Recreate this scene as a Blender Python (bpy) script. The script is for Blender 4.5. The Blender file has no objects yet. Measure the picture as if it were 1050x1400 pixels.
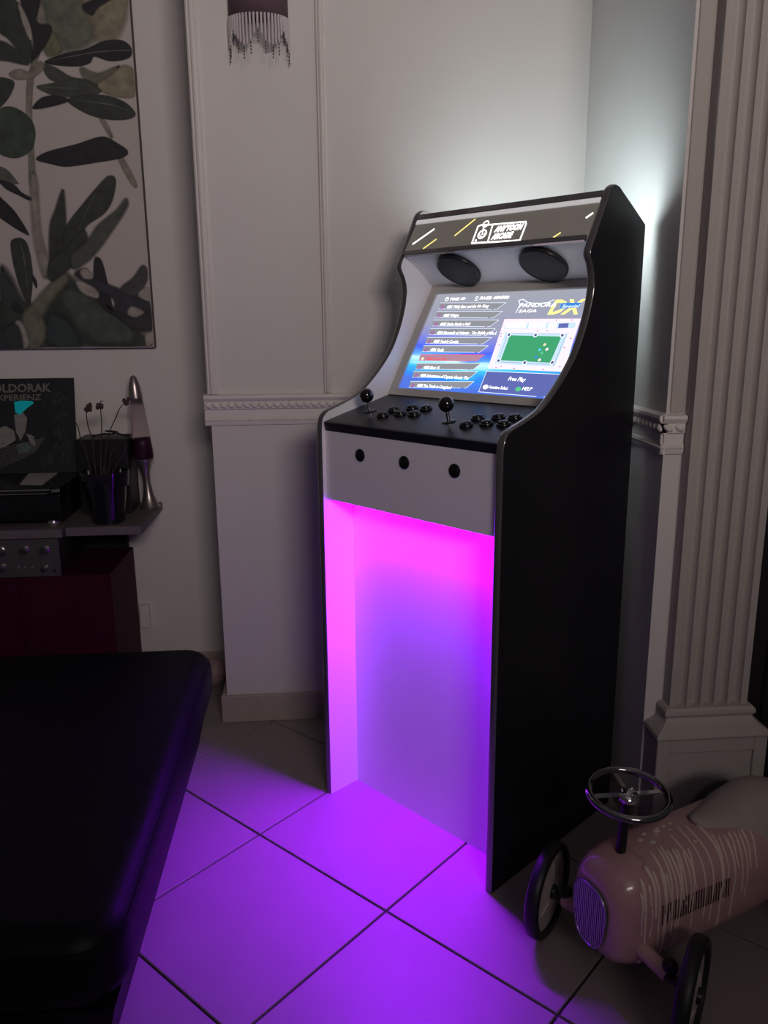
import bpy, bmesh, math, random
from mathutils import Vector, Matrix, Euler
from mathutils.geometry import tessellate_polygon
random.seed(4)
SC = bpy.context.scene
COL = SC.collection
R = math.radians

# ------------------------------------------------------------------ camera
F_PX, CX, CY = 1096.28, 525.0, 700.0
CAM = Vector((0.0, 0.0, 1.35))
PITCH, ROLL, HEAD = 0.23473383, -0.00819452, R(4.3323)
_fw = Vector((0, math.cos(PITCH), -math.sin(PITCH)))
_rt = Vector((1, 0, 0))
_up = _rt.cross(_fw)
_rz = Matrix.Rotation(-HEAD, 3, 'Z')
FW = _rz @ _fw
RT = _rz @ (math.cos(ROLL) * _rt + math.sin(ROLL) * _up)
UP = _rz @ (-math.sin(ROLL) * _rt + math.cos(ROLL) * _up)
cd = bpy.data.cameras.new('camera')
cam = bpy.data.objects.new('camera', cd)
COL.objects.link(cam)
cd.sensor_fit = 'VERTICAL'
cd.sensor_height = 36.0
cd.lens = F_PX / 1400.0 * 36.0
cd.clip_start = 0.02
m3 = Matrix((RT, UP, -FW)).transposed()
cam.matrix_world = Matrix.Translation(CAM) @ m3.to_4x4()
SC.camera = cam

# ------------------------------------------------------------------ world, large lights, exposure
SC.view_settings.view_transform = 'Standard'
SC.view_settings.look = 'None'
SC.view_settings.exposure = 0.0
SC.view_settings.gamma = 1.0
SC.view_settings.use_curve_mapping = False
w = bpy.data.worlds.new('world')
SC.world = w
w.use_nodes = True
w.node_tree.nodes['Background'].inputs[0].default_value = (0.9, 0.85, 0.9, 1)
w.node_tree.nodes['Background'].inputs[1].default_value = 0.031


def area(name, loc, target, sx, sy, power, color, parent=None):
    l = bpy.data.lights.new(name, 'AREA')
    l.shape = 'RECTANGLE'
    l.size, l.size_y = sx, sy
    l.energy = power
    l.color = color
    o = bpy.data.objects.new(name, l)
    COL.objects.link(o)
    o.location = loc
    d = Vector(target) - Vector(loc)
    o.rotation_euler = d.to_track_quat('-Z', 'Y').to_euler()
    if parent:
        o.parent = parent
    return o


rl = area('room_lamp_light', (0.75, -2.0, 2.42), (-0.15, 2.5, 2.65), 1.1, 0.5, 16.0, (1.0, 0.875, 0.825))
rl.data.spread = R(88)


def unproj(px, py, axis, val):
    """direction of a photo pixel, met with an axis-aligned plane of the room"""
    d = FW + RT * ((px - CX) / F_PX) - UP * ((py - CY) / F_PX)
    i = 'xyz'.index(axis)
    t = (val - CAM[i]) / d[i]
    return CAM + d * t


# ------------------------------------------------------------------ materials
MATS = {}


def mat(name, col, rough=0.5, metal=0.0, noise=0.0, nscale=20.0, bump=0.0, bscale=80.0, emit=None, estr=1.0,
        spec=0.5, coat=0.0, trans=0.0, ior=1.45, stretch=None):
    if name in MATS:
        return MATS[name]
    m = bpy.data.materials.new(name)
    m.use_nodes = True
    nt = m.node_tree
    b = nt.nodes['Principled BSDF']
    b.inputs['Base Color'].default_value = (*col, 1)
    b.inputs['Roughness'].default_value = rough
    b.inputs['Metallic'].default_value = metal
    b.inputs['Specular IOR Level'].default_value = spec
    b.inputs['Coat Weight'].default_value = coat
    b.inputs['Transmission Weight'].default_value = trans
    b.inputs['IOR'].default_value = ior
    if emit is not None:
        b.inputs['Emission Color'].default_value = (*emit, 1)
        b.inputs['Emission Strength'].default_value = estr
    tc = nt.nodes.new('ShaderNodeTexCoord')
    vec = tc.outputs['Object']
    if stretch:
        mp = nt.nodes.new('ShaderNodeMapping')
        mp.inputs['Scale'].default_value = stretch
        nt.links.new(vec, mp.inputs['Vector'])
        vec = mp.outputs['Vector']
    if noise > 0:
        n = nt.nodes.new('ShaderNodeTexNoise')
        n.inputs['Scale'].default_value = nscale
        n.inputs['Detail'].default_value = 4
        nt.links.new(vec, n.inputs['Vector'])
        mx = nt.nodes.new('ShaderNodeMix')
        mx.data_type = 'RGBA'
        mx.inputs[6].default_value = (*[c * (1 - noise) for c in col], 1)
        mx.inputs[7].default_value = (*[min(1, c * (1 + noise)) for c in col], 1)
        nt.links.new(n.outputs['Fac'], mx.inputs[0])
        nt.links.new(mx.outputs[2], b.inputs['Base Color'])
    if bump > 0:
        n2 = nt.nodes.new('ShaderNodeTexNoise')
        n2.inputs['Scale'].default_value = bscale
        n2.inputs['Detail'].default_value = 3
        nt.links.new(vec, n2.inputs['Vector'])
        bp = nt.nodes.new('ShaderNodeBump')
        bp.inputs['Strength'].default_value = bump
        bp.inputs['Distance'].default_value = 0.002
        nt.links.new(n2.outputs['Fac'], bp.inputs['Height'])
        nt.links.new(bp.outputs['Normal'], b.inputs['Normal'])
    MATS[name] = m
    return m


def emis(name, col, strength=1.0):
    if name in MATS:
        return MATS[name]
    m = bpy.data.materials.new(name)
    m.use_nodes = True
    nt = m.node_tree
    nt.nodes.clear()
    e = nt.nodes.new('ShaderNodeEmission')
    e.inputs[0].default_value = (*col, 1)
    e.inputs[1].default_value = strength
    o = nt.nodes.new('ShaderNodeOutputMaterial')
    nt.links.new(e.outputs[0], o.inputs[0])
    MATS[name] = m
    return m


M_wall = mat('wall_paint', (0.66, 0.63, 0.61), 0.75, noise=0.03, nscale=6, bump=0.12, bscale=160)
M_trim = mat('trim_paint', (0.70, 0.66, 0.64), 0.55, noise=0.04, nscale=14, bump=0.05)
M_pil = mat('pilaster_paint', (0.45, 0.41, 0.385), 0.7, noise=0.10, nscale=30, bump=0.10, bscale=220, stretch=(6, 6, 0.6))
M_basetile = mat('baseboard_tile', (0.42, 0.35, 0.32), 0.45, noise=0.12, nscale=25)
M_tile = mat('floor_tile', (0.30, 0.255, 0.245), 0.42, noise=0.09, nscale=9, bump=0.06, bscale=60)
M_grout = mat('grout', (0.05, 0.04, 0.04), 0.9, noise=0.3, nscale=60)
M_door = mat('dark_door', (0.012, 0.010, 0.012), 0.5, noise=0.2, nscale=8, stretch=(8, 8, 0.5))
M_white = mat('cabinet_white', (0.80, 0.79, 0.82), 0.38, noise=0.015, nscale=10)
M_black = mat('cabinet_black', (0.008, 0.008, 0.011), 0.42, noise=0.1, nscale=12)
M_edge = mat('edge_trim_gloss', (0.085, 0.08, 0.083), 0.2, noise=0.05, spec=0.9, coat=1.0)
M_edgeb = mat('edge_trim_black', (0.02, 0.02, 0.022), 0.25, noise=0.05)
M_cp = mat('control_black', (0.012, 0.013, 0.020), 0.36, noise=0.05, nscale=20)
M_btn = mat('button_black', (0.006, 0.006, 0.008), 0.22)
M_ball = mat('ball_black', (0.006, 0.006, 0.008), 0.06, coat=0.8)
M_chrome = mat('chrome', (0.62, 0.62, 0.64), 0.08, metal=1.0)
M_bezel = mat('bezel_grey', (0.52, 0.50, 0.48), 0.4, noise=0.02)
M_gap = mat('dark_gap', (0.01, 0.01, 0.012), 0.6)
M_spk = mat('speaker_mesh', (0.010, 0.011, 0.014), 0.55, bump=0.6, bscale=900)
M_marq = mat('marquee_acrylic', (0.30, 0.28, 0.25), 0.25, noise=0.03, coat=0.3, emit=(1.0, 0.93, 0.85), estr=0.035)
M_ply = mat('plywood', (0.35, 0.27, 0.2), 0.7, noise=0.15, nscale=8, stretch=(1, 1, 8))


# ------------------------------------------------------------------ geometry helper
class G:
    def __init__(s):
        s.v, s.f, s.m = [], [], []

    def add(s, vs, fs, mi=0, mtx=None):
        o = len(s.v)
        s.v += [tuple(mtx @ Vector(p)) if mtx else tuple(p) for p in vs]
        for f in fs:
            s.f.append(tuple(o + i for i in f))
            s.m.append(mi)
        return s

    def box(s, c, d, mi=0, mtx=None, bev=0.0, seg=2):
        if bev > 0:
            bm = bmesh.new()
            bmesh.ops.create_cube(bm, size=1)
            for v in bm.verts:
                v.co = Vector((v.co.x * d[0] + c[0], v.co.y * d[1] + c[1], v.co.z * d[2] + c[2]))
            bmesh.ops.bevel(bm, geom=list(bm.edges), offset=bev, segments=seg, profile=0.5, affect='EDGES')
            bm.verts.index_update()
            vs = [v.co.copy() for v in bm.verts]
            fs = [[v.index for v in f.verts] for f in bm.faces]
            bm.free()
            return s.add(vs, fs, mi, mtx)
        x, y, z = [k / 2 for k in d]
        vs = [(c[0] + a * x, c[1] + b * y, c[2] + e * z) for a in (-1, 1) for b in (-1, 1) for e in (-1, 1)]
        return s.add(vs, [(0, 1, 3, 2), (4, 6, 7, 5), (0, 4, 5, 1), (2, 3, 7, 6), (0, 2, 6, 4), (1, 5, 7, 3)], mi, mtx)

    def span(s, a, b, mi=0, mtx=None, bev=0.0, seg=2):
        c = [(p + q) / 2 for p, q in zip(a, b)]
        d = [abs(q - p) for p, q in zip(a, b)]
        return s.box(c, d, mi, mtx, bev, seg)

    def lathe(s, prof, seg=24, mi=0, mtx=None, cap=True):
        vs, fs = [], []
        n = len(prof)
        for i in range(seg):
            a = 2 * math.pi * i / seg
            for r, z in prof:
                vs.append((r * math.cos(a), r * math.sin(a), z))
        for i in range(seg):
            j = (i + 1) % seg
            for k in range(n - 1):
                fs.append((i * n + k, j * n + k, j * n + k + 1, i * n + k + 1))
        if cap:
            fs.append(tuple(i * n for i in range(seg))[::-1])
            fs.append(tuple(i * n + n - 1 for i in range(seg)))
        return s.add(vs, fs, mi, mtx)

    def tube(s, pts, r, seg=8, mi=0, mtx=None, closed=False):
        pts = [Vector(p) for p in pts]
        n = len(pts)
        rs = r if isinstance(r, (list, tuple)) else [r] * n
        vs, fs = [], []
        up = None
        for i, p in enumerate(pts):
            if closed:
                t = (pts[(i + 1) % n] - pts[i - 1]).normalized()
            else:
                t = (pts[min(i + 1, n - 1)] - pts[max(i - 1, 0)]).normalized()
            if up is None:
                up = Vector((0, 0, 1)) if abs(t.z) < 0.9 else Vector((1, 0, 0))
            a = t.cross(up).normalized()
            up = a.cross(t).normalized()
            for k in range(seg):
                q = 2 * math.pi * k / seg
                vs.append(p + (a * math.cos(q) + up * math.sin(q)) * rs[i])
        for i in range(n if closed else n - 1):
            j = (i + 1) % n
            for k in range(seg):
                l = (k + 1) % seg
                fs.append((i * seg + k, i * seg + l, j * seg + l, j * seg + k))
        if not closed:
            fs.append(tuple(range(seg))[::-1])
            fs.append(tuple((n - 1) * seg + k for k in range(seg)))
        return s.add(vs, fs, mi, mtx)

    def prism(s, poly, h0, h1, axis='x', mi=0, mtx=None, mi0=None, mi1=None):
        """poly of 2D points extruded along an axis from h0 to h1"""
        def P(p, h):
            return {'x': (h, p[0], p[1]), 'y': (p[0], h, p[1]), 'z': (p[0], p[1], h)}[axis]
        n = len(poly)
        o = len(s.v)
        vs = [P(p, h0) for p in poly] + [P(p, h1) for p in poly]
        s.add(vs, [(i, (i + 1) % n, n + (i + 1) % n, n + i) for i in range(n)], mi, mtx)
        s.f.append(tuple(o + i for i in range(n))[::-1])
        s.m.append(mi if mi0 is None else mi0)
        s.f.append(tuple(o + n + i for i in range(n)))
        s.m.append(mi if mi1 is None else mi1)
        return s

    def sphere(s, c, r, seg=16, rings=10, mi=0, mtx=None, sc=(1, 1, 1)):
        prof = [(max(1e-4, r * math.sin(math.pi * k / rings)), -r * math.cos(math.pi * k / rings)) for k in range(rings + 1)]
        mm = Matrix.Translation(Vector(c)) @ Matrix.Diagonal((*sc, 1))
        if mtx:
            mm = mtx @ mm
        return s.lathe(prof, seg, mi, mm)

    def build(s, name, mats, parent=None, smooth=0, loc=None):
        me = bpy.data.meshes.new(name)
        me.from_pydata(s.v, [], s.f)
        if not isinstance(mats, (list, tuple)):
            mats = [mats]
        for m in mats:
            me.materials.append(m)
        me.polygons.foreach_set('material_index', s.m)
        bm = bmesh.new()
        bm.from_mesh(me)
        bmesh.ops.recalc_face_normals(bm, faces=bm.faces)
        if smooth:
            for f in bm.faces:
                f.smooth = True
            for e in bm.edges:
                if len(e.link_faces) == 2 and e.calc_face_angle(0) > R(smooth):
                    e.smooth = False
        bm.to_mesh(me)
        bm.free()
        o = bpy.data.objects.new(name, me)
        COL.objects.link(o)
        if parent:
            o.parent = parent
        if loc:
            o.location = loc
        return o


def tag(o, label, cat, group=None):
    o['label'] = label
    o['category'] = cat
    if group:
        o['group'] = group
    return o


def struct(o, label=None):
    o['kind'] = 'structure'
    if label:
        o['label'] = label
        o['category'] = label.split()[-1]
    return o


def empty(name, loc, rz=0.0):
    o = bpy.data.objects.new(name, None)
    o.empty_display_size = 0.1
    COL.objects.link(o)
    o.location = loc
    o.rotation_euler = (0, 0, rz)
    return o


def catmull(pts, sub=6, closed=False):
    n = len(pts)
    out = []
    P = [Vector(p) for p in pts]
    for i in range(n if closed else n - 1):
        if closed:
            a, b, c, d = P[i - 1], P[i], P[(i + 1) % n], P[(i + 2) % n]
        else:
            a, b, c, d = P[max(i - 1, 0)], P[i], P[i + 1], P[min(i + 2, n - 1)]
        for k in range(sub):
            t = k / sub
            out.append(0.5 * ((2 * b) + (c - a) * t + (2 * a - 5 * b + 4 * c - d) * t * t + (3 * b - a - 3 * c + d) * t ** 3))
    if not closed:
        out.append(P[-1])
    return out


def text_mesh(name, body, mtl, parent, x, y, z, height=None, width=None, shear=0.0, bold=0.0, align='LEFT', mtx=None):
    """flat lettering lying in the parent's xy plane"""
    cu = bpy.data.curves.new(name, 'FONT')
    cu.body = body
    cu.shear = shear
    cu.offset = bold
    cu.resolution_u = 2
    cu.align_x = align
    t = bpy.data.objects.new(name + '_src', cu)
    COL.objects.link(t)
    bpy.context.view_layer.update()
    me = bpy.data.meshes.new_from_object(t)
    bpy.data.objects.remove(t)
    bpy.data.curves.remove(cu)
    me.name = name
    xs = [v.co.x for v in me.vertices]
    ys = [v.co.y for v in me.vertices]
    h = max(ys) - min(ys)
    wd = max(xs) - min(xs)
    sy = (height / 0.72) if height else width / wd
    sx = (width / wd) if width else sy
    x0 = min(xs) if align == 'LEFT' else (min(xs) + max(xs)) / 2
    for v in me.vertices:
        v.co = Vector(((v.co.x - x0) * sx + x, v.co.y * sy + y, z))
    me.materials.clear()
    me.materials.append(mtl)
    o = bpy.data.objects.new(name, me)
    COL.objects.link(o)
    o.parent = parent
    if mtx:
        o.matrix_local = mtx
    return o


# ------------------------------------------------------------------ room shell
YP, XC, YW, YF, ZT = 2.576, 0.821, 2.965, 1.865, 2.7

# floor: grout bed plus diagonal tiles
g = G()
g.span((-2.4, -0.6, -0.06), (2.4, 3.3, -0.0055))
floor = struct(g.build('floor', M_grout), 'diagonal beige ceramic tile floor')
TS, GAP = 0.45, 0.0065
a = Vector((math.cos(R(-45)), math.sin(R(-45)), 0))
b = Vector((-math.sin(R(45)), -math.cos(R(45)), 0))
P1 = Vector((-0.199, 1.929, 0))
gt = G()
hs = (TS - GAP) / 2
gt.box((0, 0, -0.006), (2 * hs, 2 * hs, 0.012), bev=0.0012, seg=1)
tile0 = None
for i in range(-8, 9):
    for j in range(-8, 9):
        c = P1 + a * (i + 0.5) * TS + b * (j + 0.5) * TS
        if not (-2.2 < c.x < 2.2 and -0.3 < c.y < 3.15):
            continue
        if tile0 is None:
            tile0 = gt.build('floor_tile', M_tile, floor)
            t = tile0
        else:
            t = tile0.copy()
            COL.objects.link(t)
        t.rotation_euler = (0, 0, R(45))
        t.location = (c.x, c.y, random.uniform(-0.0004, 0.0004))

g = G().span((-2.4, YW, 0), (-0.352, 3.1, ZT))
struct(G().span((-2.4, -1.2, ZT), (2.4, 3.1, ZT + 0.06)).build('ceiling', M_wall), 'plain white ceiling')
wall_left = struct(g.build('wall_left', M_wall), 'plain wall behind picture and shelf')
g = G().span((-0.352, YP, 0), (0.95, 3.1, ZT))
wall_back = struct(g.build('wall_back', M_wall), 'light panelled corner wall')
g = G().span((XC, YF, 0), (1.078, YP - 0.0005, ZT))
wall_right = struct(g.build('wall_right', M_wall), 'light side wall')
g = G().span((1.078, YF + 0.02, 2.12), (2.3, 2.2, ZT)).span((1.98, YF, 0), (2.3, 2.2, 2.12))
struct(g.build('wall_front_right', M_wall), 'wall around the dark doorway')
g = G().span((1.08, 1.90, 0.004), (1.978, 1.945, 2.118))
door = struct(g.build('door_1', M_door), 'dark closed door')
for zz in ((0.2, 0.95), (1.1, 1.95)):
    for xx in ((1.16, 1.47), (1.56, 1.88)):
        G().span((xx[0], 1.892, zz[0]), (xx[1], 1.902, zz[1]), bev=0.004, seg=1).build('door_panel', M_door, door)
G().lathe([(0.012, 0), (0.012, 0.03), (0.024, 0.035), (0.024, 0.055), (0.012, 0.062)], 16,
          mtx=Matrix.Translation((1.92, 1.9, 1.03)) @ Matrix.Rotation(R(90), 4, 'X')).build('door_knob', M_chrome, door, 40)

# baseboards
g = G().span((-0.372, YP - 0.014, 0), (0.82, YP - 0.0005, 0.10), bev=0.003, seg=1)
struct(g.build('baseboard_back', M_basetile), 'beige tile baseboard')
g = G().span((-0.370, YP, 0), (-0.3525, YW, 0.10), bev=0.003, seg=1)
struct(g.build('baseboard_return', M_basetile), 'beige tile baseboard')
g = G().span((-2.4, YW - 0.014, 0), (-0.373, YW - 0.0005, 0.10), bev=0.003, seg=1)
struct(g.build('baseboard_left', M_basetile), 'beige tile baseboard')
g = G().span((XC - 0.013, YF - 0.013, 0), (XC - 0.0005, YP - 0.015, 0.078), bev=0.003, seg=1)
struct(g.build('baseboard_right', M_basetile), 'beige tile baseboard')


# chair rail with rope and bead mouldings
def chair_rail(name, p0, p1, out, label, extra0=0.0, extra1=0.0):
    """p0->p1 along the wall at floor level, out = unit outward normal"""
    p0, p1, out = Vector(p0), Vector(p1), Vector(out)
    d = (p1 - p0).normalized()
    p0 = p0 - d * extra0
    p1 = p1 + d * extra1
    L = (p1 - p0).length
    mt = Matrix((d, out, Vector((0, 0, 1)))).transposed().to_4x4()
    mt.translation = p0
    prof = [(-0.0005, 1.028), (0.008, 1.030), (0.011, 1.040), (0.011, 1.052), (0.006, 1.056), (0.006, 1.078), (0.012, 1.082),
            (0.012, 1.104), (0.017, 1.108), (0.021, 1.116), (0.019, 1.123), (0.010, 1.126), (-0.0005, 1.128)]
    g = G()
    # rail runs along local x, profile in (y,z)
    g.prism(prof, 0, L, 'x', mtx=mt)
    o = struct(g.build(name, M_trim, smooth=35), label)
    g = G()
    n = max(2, int(L / 0.0235))
    st = L / n
    for i in range(n):
        c = mt @ Vector(((i + 0.5) * st, 0.0125, 1.093))
        mm = Matrix.Translation(c) @ mt.to_3x3().to_4x4() @ Matrix.Rotation(R(32), 4, 'Y')
        g.sphere((0, 0, 0), 0.011, 8, 6, mtx=mm, sc=(1.25, 0.75, 0.72))
    r = g.build('rope_moulding', M_trim, o, 60)
    r['kind'] = 'stuff'
    g = G()
    n = max(2, int(L / 0.0085))
    st = L / n
    for i in range(n):
        c = mt @ Vector(((i + 0.5) * st, 0.0105, 1.046))
        g.sphere(c, 0.0046, 6, 4)
    r = g.build('bead_moulding', M_trim, o, 60)
    r['kind'] = 'stuff'
    return o


chair_rail('trim_1', (-0.352, YP, 0), (XC, YP, 0), (0, -1, 0), 'white rope-moulded chair rail', extra0=0.018)
chair_rail('trim_2', (XC, YP - 0.022, 0), (XC, YF, 0), (-1, 0, 0), 'white rope-moulded chair rail', extra1=0.012)
chair_rail('trim_3', (XC, YF, 0), (0.866, YF, 0), (0, -1, 0), 'white rope-moulded chair rail', extra0=0.012)

# panel frame mouldings above the rail
prof = [(-0.0185, -0.0005), (-0.0185, 0.006), (-0.014, 0.010), (-0.010, 0.008), (-0.006, 0.013), (0.000, 0.015), (0.005, 0.012),
        (0.007, 0.007), (0.012, 0.009), (0.016, 0.006), (0.0185, 0.004), (0.0185, -0.0005)]


def v_mould(name, xc, sc, y0, sgn, axis='y'):
    g = G()
    if axis == 'y':
        g.prism([(xc + p * sc, y0 - q) for p, q in prof], 1.1285, ZT, 'z')
    return struct(g.build(name, M_trim, smooth=25), 'white vertical panel moulding')


v_mould('trim_4', -0.3405, 1.0, YP, 1)
v_mould('trim_5', 0.021, 0.74, YP, 1)
# small moulding on the strip beside the pilaster
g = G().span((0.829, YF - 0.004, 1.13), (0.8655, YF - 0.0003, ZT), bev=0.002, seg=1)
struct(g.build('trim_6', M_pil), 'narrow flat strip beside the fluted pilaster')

# fluted pilaster
pil = empty('pilaster', (0, 0, 0))
pil['kind'] = 'structure'
pil['label'] = 'fluted classical pilaster on panelled plinth'
pil['category'] = 'pilaster'
sx0, sx1, sy = 0.868, 1.074, 1.822
poly = [(sx0, YF - 0.0005), (sx0, sy)]
nf = 5
marg = 0.013
pitch = (sx1 - sx0 - 2 * marg) / nf
for i in range(nf):
    c = sx0 + marg + (i + 0.5) * pitch
    hw = pitch * 0.37
    for k in range(9):
        t = math.pi * k / 8
        poly.append((c - hw * math.cos(t), sy + 0.017 * math.sin(t)))
poly += [(sx1, sy), (sx1, YF - 0.0005)]
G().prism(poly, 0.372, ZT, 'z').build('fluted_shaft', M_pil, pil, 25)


def ring_mould(name, pr):
    """moulding of (offset, z) swept around the three free sides of the shaft"""
    g = G()
    vs, fs = [], []
    for o, z in pr:
        vs += [(sx0 - o, YF - 0.0005, z), (sx0 - o, sy - o, z), (sx1 + o, sy - o, z), (sx1 + o, YF - 0.0005, z)]
    for k in range(len(pr) - 1):
        for c in range(3):
            fs.append((4 * k + c, 4 * k + c + 1, 4 * k + 5 + c, 4 * k + 4 + c))
    fs.append((0, 1, 2, 3))
    e = 4 * (len(pr) - 1)
    fs.append((e, e + 1, e + 2, e + 3))
    g.add(vs, fs)
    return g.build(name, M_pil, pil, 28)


ring_mould('base_moulding', [(0.0, 0.380), (0.010, 0.379), (0.016, 0.372), (0.017, 0.363), (0.012, 0.355), (0.010, 0.352), (0.014, 0.345),
                             (0.024, 0.334), (0.036, 0.328), (0.045, 0.322), (0.047, 0.314), (0.044, 0.306)])
p0x, p1x, py = 0.826, 1.116, 1.781
g = G()
g.span((p0x, py + 0.008, 0), (p1x, YF - 0.0005, 0.3055))
g.span((p0x, py, 0), (p0x + 0.034, py + 0.0081, 0.3055), bev=0.002, seg=1)
g.span((p1x - 0.034, py, 0), (p1x, py + 0.0081, 0.3055), bev=0.002, seg=1)
g.span((p0x + 0.034, py, 0.270), (p1x - 0.034, py + 0.0081, 0.3055), bev=0.002, seg=1)
g.span((p0x + 0.034, py, 0), (p1x - 0.034, py + 0.0081, 0.075), bev=0.002, seg=1)
g.build('panelled_plinth', M_pil, pil)

# ------------------------------------------------------------------ arcade cabinet
ANG = R(-50.19)
EX = Vector((math.cos(ANG), math.sin(ANG), 0))
EY = Vector((-math.sin(ANG), math.cos(ANG), 0))
FL = Vector((-0.0226, 2.1262, 0)) + EX * 0.013
W, T = 0.612, 0.018
cab = empty('arcade_cabinet', FL, ANG)
tag(cab, 'black upright arcade cabinet with glowing screen, purple kick space and white backlight in the corner', 'arcade cabinet')
CM = Matrix.Translation(FL) @ Matrix.Rotation(ANG, 4, 'Z')
CMI = CM.inverted()

key = [(0.0, 0.0), (0.0, 0.55), (0.0, 1.06), (0.001, 1.083), (0.006, 1.102), (0.018, 1.115), (0.035, 1.122), (0.08, 1.135), (0.135, 1.155),
       (0.18, 1.187), (0.228, 1.230), (0.268, 1.278), (0.301, 1.343), (0.319, 1.402), (0.321, 1.436), (0.313, 1.464), (0.302, 1.482),
       (0.299, 1.492), (0.302, 1.504), (0.312, 1.522), (0.338, 1.570), (0.356, 1.604), (0.367, 1.626), (0.374, 1.636), (0.385, 1.643),
       (0.395, 1.644), (0.408, 1.641), (0.420, 1.634), (0.465, 1.609), (0.535, 1.569)]
front = [Vector((p[0], p[1])) for p in key[:3]] + [Vector((p.x, p.y)) for p in catmull([(x, y, 0) for x, y in key[2:-2]], 3)] + \
        [Vector(key[-2]), Vector(key[-1])]
# drop doubles
ff = []
for p in front:
    if not ff or (p - ff[-1]).length > 1e-4:
        ff.append(p)
profile = ff + [Vector((0.535, 0.0))]


def side_panel(x0, x1, outer_left):
    g = G()
    g.prism([(p.x, p.y) for p in profile], x0, x1, 'x', mi=0, mi0=0 if outer_left else 1, mi1=1 if outer_left else 0)
    o = g.build('side_panel', [M_black, M_white], cab)
    # bulging edge trim along the profile
    n = len(profile) - 1
    pts = profile
    cs = [(0, 0.0003), (0.06, 0.0016), (0.25, 0.0028), (0.5, 0.0032), (0.75, 0.0028), (0.94, 0.0016), (1, 0.0003)]
    vs, fs = [], []
    N = len(pts)
    for i, p in enumerate(pts):
        t = (pts[min(i + 1, N - 1)] - pts[max(i - 1, 0)]).normalized()
        nn = Vector((-t.y, t.x))
        for u, h in cs:
            q = p + nn * h
            vs.append((x0 - 0.0006 + (x1 - x0 + 0.0012) * u, q.x, q.y))
    m = len(cs)
    for i in range(N - 1):
        for k in range(m - 1):
            fs.append((i * m + k, i * m + k + 1, (i + 1) * m + k + 1, (i + 1) * m + k))
    G().add(vs, fs).build('edge_trim', M_edge, o, 50)
    return o


side_panel(0, T, True)
side_panel(W - T, W, False)
XI0, XI1 = T + 0.0005, W - T - 0.0005

# front (chin) panel with three push buttons
CHY = 0.012
g = G().span((XI0, CHY, 0.885), (XI1, CHY + 0.016, 1.072))
chin = g.build('front_panel', M_white, cab)
for lx in (0.153, 0.309, 0.468):
    g = G().lathe([(0.0165, 0), (0.0165, 0.002), (0.0145, 0.0035), (0.0125, 0.0032), (0.0120, 0.0048), (0.010, 0.0056), (0.0005, 0.006)], 24,
                  mtx=Matrix.Translation((lx, CHY, 1.018)) @ Matrix.Rotation(R(90), 4, 'X'))
    g.build('push_button', M_btn, chin, 40)
# kick panel and interior closing panels
G().span((XI0, 0.106, 0.0), (XI1, 0.118, 0.932)).build('kick_panel', M_white, cab)
G().span((XI0, CHY + 0.0165, 0.920), (XI1, 0.1055, 0.932)).build('kick_ceiling', M_white, cab)
G().span((XI0, 0.512, 0.03), (XI1, 0.524, 1.00)).build('back_panel', M_black, cab)
G().span((XI0, 0.13, 0.012), (XI1, 0.51, 0.03)).build('floor_panel', M_black, cab)

# purple LED strip below the front panel
led = G().span((XI0 + 0.006, 0.085, 0.9165), (XI1 - 0.006, 0.095, 0.9198)).build('purple_led_strip', emis('led_purple', (0.45, 0.0, 1.0), 9.0), cab)
pl_ = area('purple_led_light', (W / 2, 0.090, 0.9155), (W / 2, 0.090, 0.0), XI1 - XI0 - 0.02, 0.010, 15.0, (0.29, 0.0, 1.0), cab)
pl_.data.spread = R(114)


def plane_frame(y0, z0, y1, z1):
    """local frame on a tilted panel: x across, y up the slope, z outward to the player"""
    v = Vector((0, y1 - y0, z1 - z0)).normalized()
    u = Vector((1, 0, 0))
    m = Matrix((u, v, u.cross(v))).transposed().to_4x4()
    m.translation = (0, y0, z0)
    return m, math.hypot(y1 - y0, z1 - z0)


def on_frame(px, py, fm):
    """photo pixel met with the panel plane -> panel (x, y)"""
    d = FW + RT * ((px - CX) / F_PX) - UP * ((py - CY) / F_PX)
    A = (CM @ fm)
    AI = A.inverted()
    o = AI @ CAM
    dd = AI.to_3x3() @ d
    t = -o.z / dd.z
    q = o + dd * t
    return q.x, q.y


# control panel
FCP, LCP = plane_frame(0.010, 1.094, 0.245, 1.147)
g = G()
g.box(((XI0 + XI1) / 2, LCP / 2, -0.0065), (XI1 - XI0, LCP, 0.013), bev=0.0015, seg=1)
cp = g.build('control_panel', M_cp, cab)
cp.matrix_local = FCP
g = G().span((XI0, -0.005, -0.0255), (XI1, 0.0075, -0.0005), bev=0.002, seg=1)
g.build('front_lip', M_cp, cp)
M_line = mat('graphic_line', (0.10, 0.10, 0.13), 0.4)


def cp_line(p, q, wd=0.0012):
    p = Vector((*on_frame(*p, FCP), 0.0004))
    q = Vector((*on_frame(*q, FCP), 0.0004))
    d = (q - p).normalized()
    n = Vector((-d.y, d.x, 0)) * wd / 2
    G().add([p + n, p - n, q - n, q + n], [(0, 1, 2, 3)]).build('graphic_line', M_line, cp)


for l in (((468, 577), (509, 571)), ((484, 580.5), (499, 578.5)), ((522, 549), (548, 543)), ((677, 561), (708, 555)), ((714, 566), (732, 561))):
    cp_line(*l)
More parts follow.
